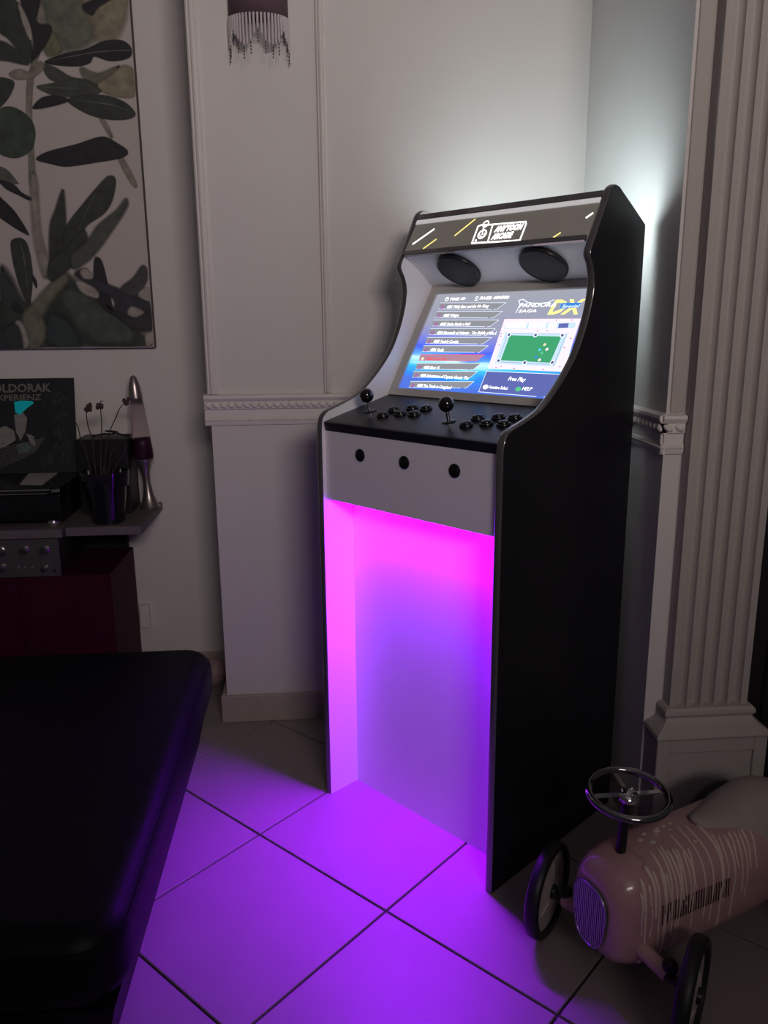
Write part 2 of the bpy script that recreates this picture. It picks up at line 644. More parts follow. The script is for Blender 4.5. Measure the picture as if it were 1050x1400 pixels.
# joysticks and buttons
for px in ((505, 562.5), (613.5, 576.5)):
    x, y = on_frame(*px, FCP)
    j = G().lathe([(0.0175, 0.0003), (0.0175, 0.0018), (0.0150, 0.0028), (0.0005, 0.0030)], 24, mtx=Matrix.Translation((x, y, 0))).build('joystick', M_btn, cp, 40)
    G().lathe([(0.0048, 0.002), (0.0048, 0.030)], 12, mtx=Matrix.Translation((x, y, 0))).build('shaft', M_chrome, j, 40)
    G().sphere((x, y, 0.0435), 0.0190, 24, 16).build('ball_top', M_ball, j, 60)
k = 3.75
for q in [(313, 178), (370, 150), (403, 170), (464, 140), (473, 172), (534, 143), (741, 228), (800, 193), (844, 221), (905, 188), (932, 224), (990, 190)]:
    x, y = on_frame(440 + q[0] / k, 520 + (q[1] + 7) / k, FCP)
    mt = Matrix.Translation((x, y, 0))
    bt = G().lathe([(0.0166, 0), (0.0168, 0.0025), (0.0155, 0.0055), (0.0135, 0.0062), (0.0130, 0.005), (0.0005, 0.005)], 24, mtx=mt).build('button', M_btn, cp, 40)
    G().lathe([(0.0124, 0.004), (0.0124, 0.0080), (0.0108, 0.0104), (0.006, 0.0116), (0.0005, 0.0120)], 24, mtx=mt).build('plunger', M_btn, bt, 40)

# monitor bezel and screen
FB, LB = plane_frame(0.243, 1.149, 0.427, 1.445)
SU0, SU1, SV0, SV1 = 0.045, 0.565, 0.021, 0.324
g = G()
for (x0, y0, x1, y1) in ((XI0, 0, XI1, SV0), (XI0, SV1, XI1, LB), (XI0, SV0, SU0, SV1), (SU1, SV0, XI1, SV1)):
    g.span((x0, y0, -0.010), (x1, y1, 0.0))
bez = g.build('monitor_bezel', M_bezel, cab)
bez.matrix_local = FB
g = G().span((SU0 - 0.004, SV0 - 0.004, -0.022), (SU1 + 0.004, SV1 + 0.004, -0.0102))
g.build('screen_backing', M_gap, bez)


def screen_mat():
    m = bpy.data.materials.new('screen_image')
    m.use_nodes = True
    nt = m.node_tree
    nt.nodes.clear()
    N = nt.nodes.new
    tc = N('ShaderNodeTexCoord')
    sp = N('ShaderNodeSeparateXYZ')
    nt.links.new(tc.outputs['Object'], sp.inputs[0])
    mp = N('ShaderNodeMapping')
    mp.inputs['Rotation'].default_value = (0, 0, R(-20))
    mp.inputs['Scale'].default_value = (5, 26, 1)
    nt.links.new(tc.outputs['Object'], mp.inputs[0])
    nz = N('ShaderNodeTexNoise')
    nz.inputs['Scale'].default_value = 1.3
    nz.inputs['Detail'].default_value = 5
    nt.links.new(mp.outputs[0], nz.inputs['Vector'])

    def math_(op, a_, b_=None, clamp=False):
        n = N('ShaderNodeMath')
        n.operation = op
        n.use_clamp = clamp
        for i, s in enumerate((a_, b_)):
            if s is None:
                continue
            if isinstance(s, (int, float)):
                n.inputs[i].default_value = s
            else:
                nt.links.new(s, n.inputs[i])
        return n.outputs[0]

    # v01 up the screen
    v = math_('DIVIDE', math_('SUBTRACT', sp.outputs[1], SV0), SV1 - SV0)
    u = math_('DIVIDE', math_('SUBTRACT', sp.outputs[0], SU0), SU1 - SU0)
    warp = math_('ADD', v, math_('MULTIPLY', math_('SUBTRACT', nz.outputs['Fac'], 0.5), 0.18))
    # dip of the glow towards the middle of the screen
    du = math_('ABSOLUTE', math_('SUBTRACT', u, 0.42))
    warp = math_('ADD', warp, math_('MULTIPLY', du, -0.22))
    r = N('ShaderNodeValToRGB')
    e = r.color_ramp.elements
    e[0].position = 0.0
    e[0].color = (0.07, 0.15, 0.62, 1)
    e[1].position = 1.0
    e[1].color = (0.30, 0.31, 0.35, 1)
    for p, c in ((0.10, (0.03, 0.22, 0.85, 1)), (0.19, (0.05, 0.50, 0.95, 1)), (0.25, (0.55, 0.9, 1.0, 1)), (0.29, (0.10, 0.32, 0.95, 1)),
                 (0.37, (0.06, 0.11, 0.80, 1)), (0.46, (0.18, 0.20, 0.60, 1)), (0.60, (0.28, 0.29, 0.40, 1))):
        x = e.new(p)
        x.color = c
    nt.links.new(warp, r.inputs[0])
    em = N('ShaderNodeEmission')
    em.inputs[1].default_value = 1.3
    nt.links.new(r.outputs[0], em.inputs[0])
    gl = N('ShaderNodeBsdfGlossy')
    gl.inputs[0].default_value = (0.03, 0.03, 0.03, 1)
    gl.inputs['Roughness'].default_value = 0.25
    ad = N('ShaderNodeAddShader')
    nt.links.new(em.outputs[0], ad.inputs[0])
    nt.links.new(gl.outputs[0], ad.inputs[1])
    o = N('ShaderNodeOutputMaterial')
    nt.links.new(ad.outputs[0], o.inputs[0])
    return m


scr = G().span((SU0 + 0.002, SV0 + 0.002, -0.0098), (SU1 - 0.002, SV1 - 0.002, -0.004)).build('screen', screen_mat(), cab)
scr.matrix_local = FB
SZ = -0.0037
E_white = emis('glow_white', (1, 1, 1), 2.2)
E_pale = emis('glow_pale', (0.75, 0.85, 1.0), 1.5)
E_mag = emis('glow_magenta', (0.55, 0.05, 0.55), 0.9)
E_red = emis('glow_red', (0.95, 0.04, 0.08), 1.2)
E_bar = emis('glow_bar', (0.31, 0.315, 0.35), 1.0)
E_barred = emis('glow_bar_red', (0.50, 0.27, 0.36), 1.0)
E_cream = emis('glow_cream', (1.0, 0.85, 0.6), 1.0)
E_pink = emis('glow_pink', (1.0, 0.70, 0.88), 1.35)
E_green = emis('glow_green', (0.06, 0.40, 0.18), 1.0)
E_rail = emis('glow_rail', (0.50, 0.66, 0.82), 1.3)
E_dark = emis('glow_dark', (0.12, 0.10, 0.28), 1.0)
E_panel = emis('glow_panel', (0.13, 0.16, 0.48), 1.0)
E_yel = emis('glow_yellow', (1.0, 0.84, 0.25), 1.5)
E_blue = emis('glow_blue', (0.05, 0.28, 0.80), 1.0)
E_cy = emis('glow_cyan', (0.1, 0.7, 0.95), 1.0)
E_lime = emis('glow_lime', (0.12, 0.62, 0.28), 1.0)


def S(px, py):
    return on_frame(px, py, FB)


def flat(name, poly, mtl, lvl, parent=None, z0=None):
    z = (SZ if z0 is None else z0) + lvl * 0.00018
    return G().add([(p[0], p[1], z) for p in poly], [tuple(range(len(poly)))]).build(name, mtl, parent or scr)


def stroke(name, pts, wd, mtl, lvl, parent=None, z0=None, closed=False):
    z = (SZ if z0 is None else z0) + lvl * 0.00018
    pts = [Vector((p[0], p[1])) for p in pts]
    n = len(pts)
    vs = []
    for i, p in enumerate(pts):
        if closed:
            t0 = (p - pts[i - 1]).normalized()
            t1 = (pts[(i + 1) % n] - p).normalized()
        else:
            t0 = (p - pts[max(i - 1, 0)])
            t1 = (pts[min(i + 1, n - 1)] - p)
            t0 = t1 if t0.length < 1e-9 else t0
            t1 = t0 if t1.length < 1e-9 else t1
            t0, t1 = t0.normalized(), t1.normalized()
        t = (t0 + t1).normalized()
        nn = Vector((-t.y, t.x))
        k_ = 1 / max(0.35, abs(nn.dot(Vector((-t0.y, t0.x)))))
        vs.append((p.x + nn.x * wd / 2 * k_, p.y + nn.y * wd / 2 * k_, z))
        vs.append((p.x - nn.x * wd / 2 * k_, p.y - nn.y * wd / 2 * k_, z))
    fs = []
    for i in range(n if closed else n - 1):
        j = (i + 1) % n
        fs.append((2 * i, 2 * i + 1, 2 * j + 1, 2 * j))
    return G().add(vs, fs).build(name, mtl, parent or scr)


def disc(name, c, rx, ry, mtl, lvl, parent=None, z0=None, n=16):
    return flat(name, [(c[0] + rx * math.cos(2 * math.pi * i / n), c[1] + ry * math.sin(2 * math.pi * i / n)) for i in range(n)], mtl, lvl, parent, z0)


def ringd(name, c, r, wd, mtl, lvl, parent=None, z0=None, n=18):
    return stroke(name, [(c[0] + r * math.cos(2 * math.pi * i / n), c[1] + r * math.sin(2 * math.pi * i / n)) for i in range(n)], wd, mtl, lvl, parent, z0, True)


def Q(X, Y):  # crop of the left half of the screen -> panel coordinates
    return S(540 + X / 6.5625, 390 + Y / 6.5625)


def Q2(X, Y):  # crop of the right half
    return S(650 + X / 6.5625, 390 + Y / 6.5625)


rows = ["4881 Wally Bear and the No Gang", "4882 Widget", "4883 Snake Rattle n Roll", "4884 Mermaids of Atlantis - The Riddle of the L",
        "4885 Yoshi's Cookie", "4886 Yoshi", "4887 Lunar Pool", "4888 Maxi 15", "4889 Adventures of Captain Comic, The", "4890 The Trolls in Crazyland"]
ends = [830, 565, 665, 905, 562, 430, 455, 392, 660, 505]
ty = [188, 265, 343, 420, 498, 573, 652, 730, 803, 893]
for i, (rw, e, yy) in enumerate(zip(rows, ends, ty)):
    X0 = 455 - i * 29.7
    top0 = Q(X0 - 55, yy - 36)
    top1 = Q(990 - i * 32, yy - 38 + i * 0.4)
    bot0 = Q(X0 - 70, yy + 16)
    bot1 = Q(905 - i * 30, yy + 22)
    bot2 = Q(860 - i * 31, yy + 22)
    sel = i == 6
    flat('list_bar', [bot0, bot1, top1, top0], E_barred if sel else E_bar, 1)
    c = E_red if sel else E_pale
    stroke('list_line', [top0, top1, bot1, Q(893 - i * 30 - 12, yy + 22)], 0.0011, c, 2)
    stroke('list_line', [bot0, bot2], 0.0011, c, 2)
    p = Q(X0, yy + 12)
    q = Q(e, yy + 10)
    text_mesh('list_text', rw, E_red if sel else E_white, scr, p[0], p[1], SZ + 0.0006, height=0.0092, width=q[0] - p[0], shear=0.2, bold=0.011)
    s = Q(X0 - 35, yy + 2)
    if sel:
        disc('list_icon', s, 0.0052, 0.0052, E_cream, 3)
    else:
        pts = []
        for k_ in range(10):
            rr = 0.0062 if k_ % 2 == 0 else 0.0032
            pts.append((s[0] + rr * math.sin(k_ * math.pi / 5), s[1] + rr * math.cos(k_ * math.pi / 5)))
        stroke('list_icon', pts, 0.0017, E_mag, 3, closed=True)
# header
c = Q(460, 118)
ringd('clock_icon', c, 0.0058, 0.0014, E_white, 2)
stroke('clock_hand', [(c[0] + 0.003, c[1] + 0.003), c, (c[0], c[1] + 0.004)], 0.001, E_white, 2)
p, q = Q(483, 130), Q(620, 126)
text_mesh('header_text', 'TIME: 89', E_white, scr, p[0], p[1], SZ + 0.0005, height=0.0085, width=q[0] - p[0], shear=0.15, bold=0.014)
p, q = Q(752, 122), Q(1012, 116)
text_mesh('header_text', 'PAGE: 489/500', E_white, scr, p[0], p[1], SZ + 0.0005, height=0.0090, width=q[0] - p[0], shear=0.15, bold=0.014)
c = Q(727, 112)
ringd('page_icon', (c[0], c[1] + 0.002), 0.0042, 0.0013, E_white, 2)
stroke('page_icon', [(c[0] - 0.005, c[1] - 0.006), (c[0] + 0.006, c[1] - 0.006)], 0.0014, E_white, 2)
# logo top right
p, q = Q2(385, 192), Q2(715, 182)
text_mesh('logo_text', 'PANDORA', E_white, scr, p[0], p[1], SZ + 0.0006, height=0.0125, width=q[0] - p[0], shear=0.1, bold=0.008)
p, q = Q2(378, 238), Q2(540, 236)
text_mesh('logo_text', 'SAGA', E_white, scr, p[0], p[1], SZ + 0.0006, height=0.0085, width=q[0] - p[0], shear=0.15, bold=0.008)
stroke('logo_swash', [Q2(358, 242), Q2(395, 165), Q2(383, 130), Q2(420, 120), Q2(470, 150), Q2(550, 158), Q2(640, 150), Q2(700, 122)], 0.0022, E_pale, 3)
p, q = Q2(640, 252), Q2(958, 245)
text_mesh('logo_text', 'DX', E_yel, scr, p[0], p[1], SZ + 0.0005, height=0.041, width=(q[0] - p[0]) * 0.95, shear=0.2, bold=0.03)
flat('logo_banner', [Q2(752, 205), Q2(932, 192), Q2(942, 148), Q2(765, 153)], E_blue, 4)
p, q = Q2(768, 195), Q2(930, 184)
text_mesh('logo_text', 'Special', E_pale, scr, p[0], p[1], SZ + 0.001, height=0.0085, width=q[0] - p[0], shear=0.2, bold=0.01)
# game preview: pool table
flat('preview_frame', [Q2(105, 740), Q2(780, 770), Q2(940, 292), Q2(255, 297)], E_pink, 1)
flat('score_bar', [Q2(245, 388), Q2(885, 378), Q2(900, 325), Q2(262, 335)], E_rail, 2)
for x0, x1 in ((258, 445), (470, 620), (645, 720), (735, 825)):
    flat('score_cell', [Q2(x0, 378), Q2(x1, 374), Q2(x1 + 8, 334), Q2(x0 + 10, 338)], E_white if x0 != 735 else E_panel, 3)
p, q = Q2(490, 374), Q2(605, 372)
text_mesh('score_text', 'HI', E_rail, scr, p[0], p[1], SZ + 0.0009, height=0.006, width=q[0] - p[0])
flat('table_rail', [Q2(165, 700), Q2(705, 725), Q2(830, 425), Q2(262, 415)], E_rail, 2)
flat('table_edge', [Q2(196, 682), Q2(700, 708), Q2(812, 432), Q2(285, 424)], E_dark, 3)
flat('table_edge', [Q2(199, 680), Q2(698, 705), Q2(809, 434), Q2(287, 426)], E_rail, 4)
flat('table_cloth', [Q2(222, 668), Q2(665, 690), Q2(768, 455), Q2(304, 443)], E_green, 5)
for c in ((297, 440), (535, 442), (775, 444), (203, 672), (437, 690), (685, 688)):
    disc('pocket', Q2(*c), 0.0065, 0.0065, E_pale, 6)
    disc('pocket', Q2(*c), 0.0042, 0.0042, E_dark, 7)
for c, m_ in (((617, 528), E_cream), ((572, 574), E_cy), ((637, 570), E_pink), ((592, 603), E_lime), ((540, 640), E_blue), ((570, 665), E_pink)):
    disc('ball_image', Q2(*c), 0.0040, 0.0040, m_, 6)
for c in ((225, 430), (222, 452), (208, 530), (222, 722), (178, 735), (340, 740), (555, 405), (640, 404), (850, 470), (793, 555), (752, 725), (600, 750), (722, 307), (860, 305)):
    disc('speck', Q2(*c), 0.0030, 0.0013, E_mag if random.random() < .7 else E_dark, 3, n=8)
# info panel below
flat('info_panel', [Q2(22, 950), Q2(690, 1000), Q2(755, 795), Q2(95, 765)], E_panel, 1)
stroke('info_line', [Q2(540, 992), Q2(22, 950), Q2(95, 765), Q2(757, 793), Q2(690, 1003), Q2(605, 997)], 0.0013, E_pale, 2)
p, q = Q2(285, 850), Q2(442, 852)
text_mesh('info_text', 'Free Play', E_white, scr, p[0], p[1], SZ + 0.0006, height=0.0115, width=q[0] - p[0], shear=0.2, bold=0.006)
p, q = Q2(112, 920), Q2(283, 926)
text_mesh('info_text', 'Function Select', E_white, scr, p[0], p[1], SZ + 0.0006, height=0.0085, width=q[0] - p[0], shear=0.2, bold=0.01)
p, q = Q2(410, 935), Q2(497, 940)
text_mesh('info_text', 'HELP', E_white, scr, p[0], p[1], SZ + 0.0006, height=0.0095, width=q[0] - p[0], shear=0.2, bold=0.01)
disc('info_icon', Q2(85, 907), 0.0085, 0.0065, E_white, 3)
disc('info_icon', Q2(378, 926), 0.0085, 0.0065, E_lime, 3)

# speaker panel
FS, LS = plane_frame(0.427, 1.445, 0.309, 1.526)
m = FS.copy()
# x across, y towards the player, z must face down/outward
sp = G().span((XI0, 0, -0.012), (XI1, LS, 0.0)).build('speaker_panel', M_white, cab)
sp.matrix_local = FS
for cx_, px in ((0, (628, 371)), (1, (742, 364))):
    x, y = on_frame(*px, FS)
    x, y = (0.166, 0.068) if cx_ == 0 else (0.438, 0.068)
    mt = Matrix.Translation((x, y, 0))
    s_ = G().lathe([(0.0635, 0), (0.0635, 0.008), (0.0625, 0.0105), (0.060, 0.012), (0.0585, 0.011)], 40, mtx=mt, cap=False).build('speaker', M_edgeb, sp, 40)
    G().lathe([(0.0588, 0.0105), (0.045, 0.0128), (0.03, 0.0138), (0.0005, 0.0142)], 40, mtx=mt, cap=False).build('speaker_grille', M_spk, s_, 40)

# marquee
FM, LM = plane_frame(0.309, 1.530, 0.371, 1.630)
mq = G().span((XI0, 0.0, -0.006), (XI1, 0.110, -0.0005)).build('marquee', M_marq, cab)
mq.matrix_local = FM
G().span((XI0, -0.011, -0.006), (XI1, 0.003, 0.005), bev=0.0015, seg=1).build('lower_retainer', M_edge, mq)
G().span((XI0, 0.103, -0.006), (XI1, 0.121, 0.004), bev=0.0015, seg=1).build('upper_retainer', M_edge, mq)
G().span((XI0, 0.089, -0.0005), (XI1, 0.1028, 0.0025), bev=0.001, seg=1).build('acrylic_edge', mat('white_acrylic', (0.8, 0.8, 0.82), 0.12, emit=(1, 1, 1), estr=0.30), mq)
E_logo = emis('lit_white', (1, 1, 1), 2.6)
E_ly = emis('lit_yellow', (1.0, 0.80, 0.22), 1.6)
MZ = 0.0


def Mq(px, py):
    return on_frame(px, py, FM)


def Ml(X, Y):
    return Mq(640 + X / 11.67, 290 + Y / 11.67)


def mst(name, pts, wd, mtl, closed=False):
    return stroke(name, pts, wd, mtl, 2, mq, MZ, closed)


mst('lit_bar', [Mq(564, 334), Mq(594, 313)], 0.0045, E_logo)
mst('lit_bar', [Mq(801, 298), Mq(811, 291)], 0.0042, E_logo)
mst('lit_bar', [Mq(578.6, 340), Mq(596.6, 327)], 0.0034, E_ly)
mst('lit_bar', [Mq(621.4, 322.5), Mq(650, 299.5)], 0.0034, E_ly)
mst('lit_bar', [Mq(756, 325), Mq(766.6, 318)], 0.0034, E_ly)
mst('logo_outline', [Ml(60, 495), Ml(160, 225), Ml(215, 205), Ml(360, 200), Ml(920, 152), Ml(925, 190), Ml(825, 450)], 0.0036, E_logo, True)
mst('logo_divider', [Ml(392, 205), Ml(312, 478)], 0.0034, E_logo)
c = Ml(283, 190)
ringd('logo_ball', c, 0.0085, 0.0030, E_logo, 3, mq, MZ)
mst('logo_stick', [Ml(255, 240), Ml(238, 275)], 0.0034, E_logo)
c = Ml(225, 352)
ringd('logo_ring', c, 0.0120, 0.0034, E_logo, 3, mq, MZ)
mst('logo_power', [Ml(185, 360), Ml(205, 400), Ml(245, 390), Ml(265, 335)], 0.0020, E_logo)
mst('logo_power', [Ml(238, 310), Ml(220, 365)], 0.0022, E_logo)
disc('logo_dot', Ml(122, 455), 0.0032, 0.0032, E_logo, 3, mq, MZ)
p, q = Ml(410, 318), Ml(850, 290)
text_mesh('logo_text', "ANY'TOON", E_logo, mq, p[0], p[1], 0.0006, height=0.0165, width=q[0] - p[0], shear=0.25, bold=0.045)
p, q = Ml(362, 436), Ml(690, 420)
text_mesh('logo_text', 'ARCADE', E_logo, mq, p[0], p[1], 0.0006, height=0.0165, width=q[0] - p[0], shear=0.25, bold=0.045)

# white backlight inside the open top, behind the marquee
G().span((XI0 + 0.01, 0.412, 1.560), (XI1 - 0.01, 0.4155, 1.572)).build('white_led_strip', emis('led_white', (0.9, 0.97, 1.0), 6.0), cab)
G().span((XI0, 0.396, 1.552), (XI1, 0.4115, 1.580)).build('light_rail', M_white, cab)
area('white_led_light', (W / 2, 0.4175, 1.566), (W / 2, 0.4175 + 0.95, 1.566 + 0.18), XI1 - XI0 - 0.03, 0.012, 2.0, (0.80, 0.98, 1.0), cab)

# ------------------------------------------------------------------ black leather sofa in the foreground
M_lea = mat('black_leather', (0.003, 0.0028, 0.004), 0.45, noise=0.15, nscale=30, bump=0.2, bscale=320, spec=0.12)
M_leg = mat('sofa_leg', (0.03, 0.03, 0.03), 0.4)
sofa = empty('sofa', (-0.95, 1.70, 0))
tag(sofa, 'black leather sofa seat catching a purple sheen beside the tiled floor', 'sofa')


def sofa_cushion():
    """rounded slab with a soft crowned top"""
    x0, x1, y0, y1, z0, z1 = -0.70, 0.607, -0.60, 0.595, 0.255, 0.405
    bm = bmesh.new()
    nx, ny = 14, 14
    bmesh.ops.create_cube(bm, size=1)
    for v in bm.verts:
        v.co = Vector(((x0 + x1) / 2 + v.co.x * (x1 - x0), (y0 + y1) / 2 + v.co.y * (y1 - y0), (z0 + z1) / 2 + v.co.z * (z1 - z0)))
    # round the standing corners first, then all the rims
    ve = [e for e in bm.edges if abs(e.verts[0].co.z - e.verts[1].co.z) > 0.1]
    bmesh.ops.bevel(bm, geom=ve, offset=0.085, segments=7, profile=0.5, affect='EDGES')
    he = [e for e in bm.edges if abs(e.verts[0].co.z - e.verts[1].co.z) < 1e-5 and len([f for f in e.link_faces if abs(f.normal.z) > 0.9]) == 1]
    bmesh.ops.bevel(bm, geom=he, offset=0.05, segments=7, profile=0.5, affect='EDGES')
    bm.verts.index_update()
    vs = [v.co.copy() for v in bm.verts]
    fs = [[v.index for v in f.verts] for f in bm.faces]
    bm.free()
    return G().add(vs, fs)


seat = sofa_cushion().build('seat_cushion', M_lea, sofa, 60)
rim = []
for (cx_, cy_, a0) in ((0.607 - 0.085, 0.595 - 0.085, 0), (-0.70 + 0.085, 0.595 - 0.085, 90), (-0.70 + 0.085, -0.60 + 0.085, 180), (0.607 - 0.085, -0.60 + 0.085, 270)):
    for k_ in range(7):
        t = R(a0 + k_ * 15)
        rim.append((cx_ + 0.079 * math.cos(t), cy_ + 0.079 * math.sin(t), 0.3765))
G().tube(rim, 0.0024, 6, closed=True).build('seam', M_lea, seat, 60)
g = G()
g.prism([(-0.66, -0.58), (0.585, -0.58), (0.585, 0.57), (-0.66, 0.57)], 0.10, 0.256, 'z')
bv = g
for i, v in enumerate(bv.v):
    if v[2] < 0.2:
        bv.v[i] = (v[0] - 0.035 if v[0] > 0 else v[0] + 0.035, v[1] * 0.96, v[2])
bv.build('base', M_lea, sofa)
for lx in (-0.55, 0.47):
    for ly in (-0.48, 0.48):
        G().lathe([(0.018, 0.0), (0.024, 0.1005)], 12, mtx=Matrix.Translation((lx, ly, 0))).build('leg', M_leg, sofa, 40)

# ------------------------------------------------------------------ pink ride-on car
M_pink = mat('pink_enamel', (0.46, 0.27, 0.275), 0.22, noise=0.10, nscale=18, coat=0.4)
M_drip = mat('dried_drip', (0.68, 0.54, 0.48), 0.45, noise=0.08, nscale=40)
M_tyre = mat('rubber_tyre', (0.012, 0.012, 0.014), 0.45, bump=0.1, bscale=300)
M_disc = mat('wheel_disc', (0.46, 0.39, 0.37), 0.4, noise=0.12, nscale=25)
M_seat = mat('dusty_seat', (0.36, 0.30, 0.28), 0.6, noise=0.06, nscale=30)
M_grl = mat('grille_metal', (0.05, 0.05, 0.09), 0.35, metal=0.6)
M_slot = mat('vent_slot', (0.035, 0.02, 0.022), 0.6)
M_blk = mat('black_plastic', (0.008, 0.008, 0.009), 0.35)
HC = R(20.4)
car = empty('ride_on_car', (0.525, 1.368, 0), HC)
tag(car, 'pink vintage-style ride-on toy car with paint drips and chrome steering wheel', 'ride-on car')
# local x = towards the rear, local y = far side (away from camera), z up
SECT = [(0.000, 0.052, 0.100, 0.242), (0.004, 0.062, 0.090, 0.256), (0.014, 0.073, 0.080, 0.270), (0.032, 0.082, 0.073, 0.281), (0.055, 0.087, 0.069, 0.288),
        (0.09, 0.090, 0.068, 0.293), (0.15, 0.092, 0.072, 0.297), (0.22, 0.094, 0.078, 0.299), (0.29, 0.097, 0.085, 0.300), (0.36, 0.099, 0.093, 0.302), (0.44, 0.098, 0.102, 0.300),
        (0.50, 0.090, 0.112, 0.290), (0.55, 0.072, 0.126, 0.268), (0.58, 0.045, 0.145, 0.235), (0.59, 0.012, 0.17, 0.20)]


def sect_at(a_):
    if a_ <= SECT[0][0]:
        return SECT[0][1:]
    for s0, s1 in zip(SECT, SECT[1:]):
        if s0[0] <= a_ <= s1[0]:
            t = (a_ - s0[0]) / (s1[0] - s0[0])
            return tuple(p + (q - p) * t for p, q in zip(s0[1:], s1[1:]))
    return SECT[-1][1:]


def car_surf(a_, th, off=0.0):
    """th 0 = top, +90 = near side mid, 180 = bottom"""
    hw, zb, zt = sect_at(a_)
    zc, hz = (zt + zb) / 2, (zt - zb) / 2
    c_, s_ = math.cos(R(th)), math.sin(R(th))
    n = 2.9 if c_ >= 0 else 4.2
    rr = (abs(c_) ** n + abs(s_) ** n) ** (-1.0 / n)
    y = -hw * rr * s_
    z = zc + hz * rr * c_
    d = Vector((0, -s_ * hz, c_ * hw)).normalized()
    return Vector((a_, y, z)) + d * off


NS = 40
vs, fs = [], []
for s_ in SECT:
    for k_ in range(NS):
        vs.append(car_surf(s_[0], 360 * k_ / NS))
for i in range(len(SECT) - 1):
    for k_ in range(NS):
        l = (k_ + 1) % NS
        fs.append((i * NS + k_, i * NS + l, (i + 1) * NS + l, (i + 1) * NS + k_))
fs.append(tuple(range(NS)))
fs.append(tuple((len(SECT) - 1) * NS + k_ for k_ in range(NS)))
body = G().add(vs, fs).build('body', M_pink, car, 50)
# hood seam behind the nose
G().tube([car_surf(0.085, t, 0.0004) for t in range(0, 361, 9)][:-1], 0.0016, 5, closed=True).build('nose_seam', M_pink, body, 60)
# grille with bars on the nose
gsh = []
for k_ in range(48):
    t = 2 * math.pi * k_ / 48
    c_, s_ = math.cos(t), math.sin(t)
    n = 2.8
    rr = (abs(c_) ** n + abs(s_) ** n) ** (-1 / n)
    z = 0.164 + 0.068 * rr * s_
    y = 0.004 + 0.048 * rr * c_ * (1.0 + 0.16 * s_)
    gsh.append((y, z))
gr = G().prism(gsh, -0.006, 0.002, 'x').build('grille', M_grl, body, 30)
G().tube([(-0.0062, y, z) for y, z in gsh], 0.0032, 6, closed=True).build('grille_rim', mat('grille_rim', (0.25, 0.22, 0.3), 0.25, metal=0.6), gr, 60)
g = G()
for i in range(17):
    y = -0.040 + 0.088 * i / 16
    zz = [z for yy, z in gsh if abs(yy - y) < 0.006]
    if len(zz) < 2:
        continue
    g.tube([(-0.0068, y, min(zz) + 0.003), (-0.0068, y, max(zz) - 0.003)], 0.0013, 5)
g.build('grille_bars', mat('grille_bar', (0.5, 0.5, 0.58), 0.3, metal=0.7), gr, 60)
# side vents, both sides
for sgn in (1, -1):
    g = G()
    for i in range(27):
        a_ = 0.098 + i * 0.0066
        p = car_surf(a_, 72 * sgn, 0.0004)
        q = car_surf(a_ + 0.001, 94 * sgn, 0.0004)
        g.tube([p, (p + q) / 2 + Vector((0, -0.0004 * sgn, 0)), q], 0.0016, 5)
    g.build('vent_slots', M_slot, body)
# dried drips running down the near side
for i, (a_, t0, t1, wd) in enumerate([(0.050, 52, 100, 3), (0.058, 40, 138, 4), (0.072, 48, 105, 3), (0.082, 30, 84, 5), (0.090, 38, 118, 3), (0.106, 40, 120, 2.4),
                                      (0.118, 44, 96, 2.6), (0.104, 18, 132, 3.2), (0.122, 16, 112, 3), (0.132, 14, 128, 3), (0.140, 22, 124, 3), (0.150, 24, 76, 4), (0.157, 26, 84, 3),
                                      (0.168, 30, 92, 2.6), (0.176, 4, 114, 2.6), (0.182, 30, 70, 3), (0.206, -6, 108, 2.8), (0.226, -2, 116, 3), (0.250, 6, 128, 3.6), (0.256, 22, 100, 2.6),
                                      (0.268, 28, 72, 3), (0.282, 30, 120, 3), (0.296, 28, 66, 3), (0.306, 30, 96, 2.6), (0.318, 32, 104, 2.4), (0.330, 30, 70, 3.4), (0.345, 34, 74, 2.6)]):
    pts, rs = [], []
    n = 16
    for k_ in range(n + 1):
        t = t0 + (t1 - t0) * k_ / n
        aa = a_ + 0.0014 * math.sin(k_ * 0.45 + i * 1.7) + (0.010 * (1 - k_ / n) ** 2 if i > 6 else 0.0)
        pts.append(car_surf(aa, t, 0.0002))
        r_ = 0.0011 * wd * (1.0 + 1.1 * math.exp(-k_ * 0.55) - 0.35 * k_ / n + (0.35 if k_ == n - 1 else 0.0) - (0.35 if k_ == n else 0.0))
        rs.append(r_ * 0.72 * (0.35 if k_ == 0 else 1.0))
    G().tube(pts, rs, 6).build('paint_drip', M_drip, body, 60)
g = G()
for i in range(16):
    a_ = random.uniform(0.11, 0.32)
    p = car_surf(a_, random.uniform(-14, 38), 0.0)
    g.sphere(p, random.uniform(0.003, 0.007), 8, 5, sc=(1.2, 1.0, 0.25))
ps = g.build('paint_splash', M_drip, body, 60)
ps['kind'] = 'stuff'
# seat: saddle rising to the rear
vs, fs = [], []
nu, nv = 16, 12
for i in range(nu + 1):
    u = i / nu
    a_ = 0.255 + 0.28 * u
    rise = 0.002 + 0.038 * (1 / (1 + math.exp(-(u - 0.40) * 11))) - 0.030 * max(0, u - 0.72) / 0.28
    hw = 0.030 + 0.068 * math.sin(min(1, u * 1.9) * math.pi / 2)
    for j in range(nv + 1):
        v = -1 + 2 * j / nv
        drop = 0.105 * abs(v) ** 2.6 * (0.35 + 0.65 * min(1, u * 2.0))
        vs.append((a_ - 0.03 * abs(v) ** 2 * (1 - u) * -1, v * hw, 0.303 + rise - drop))
for i in range(nu):
    for j in range(nv):
        k_ = i * (nv + 1) + j
        fs.append((k_, k_ + 1, k_ + nv + 2, k_ + nv + 1))
so = G().add(vs, fs).build('seat', M_seat, car, 60)
md = so.modifiers.new('thickness', 'SOLIDIFY')
md.thickness = 0.012
md.offset = 0
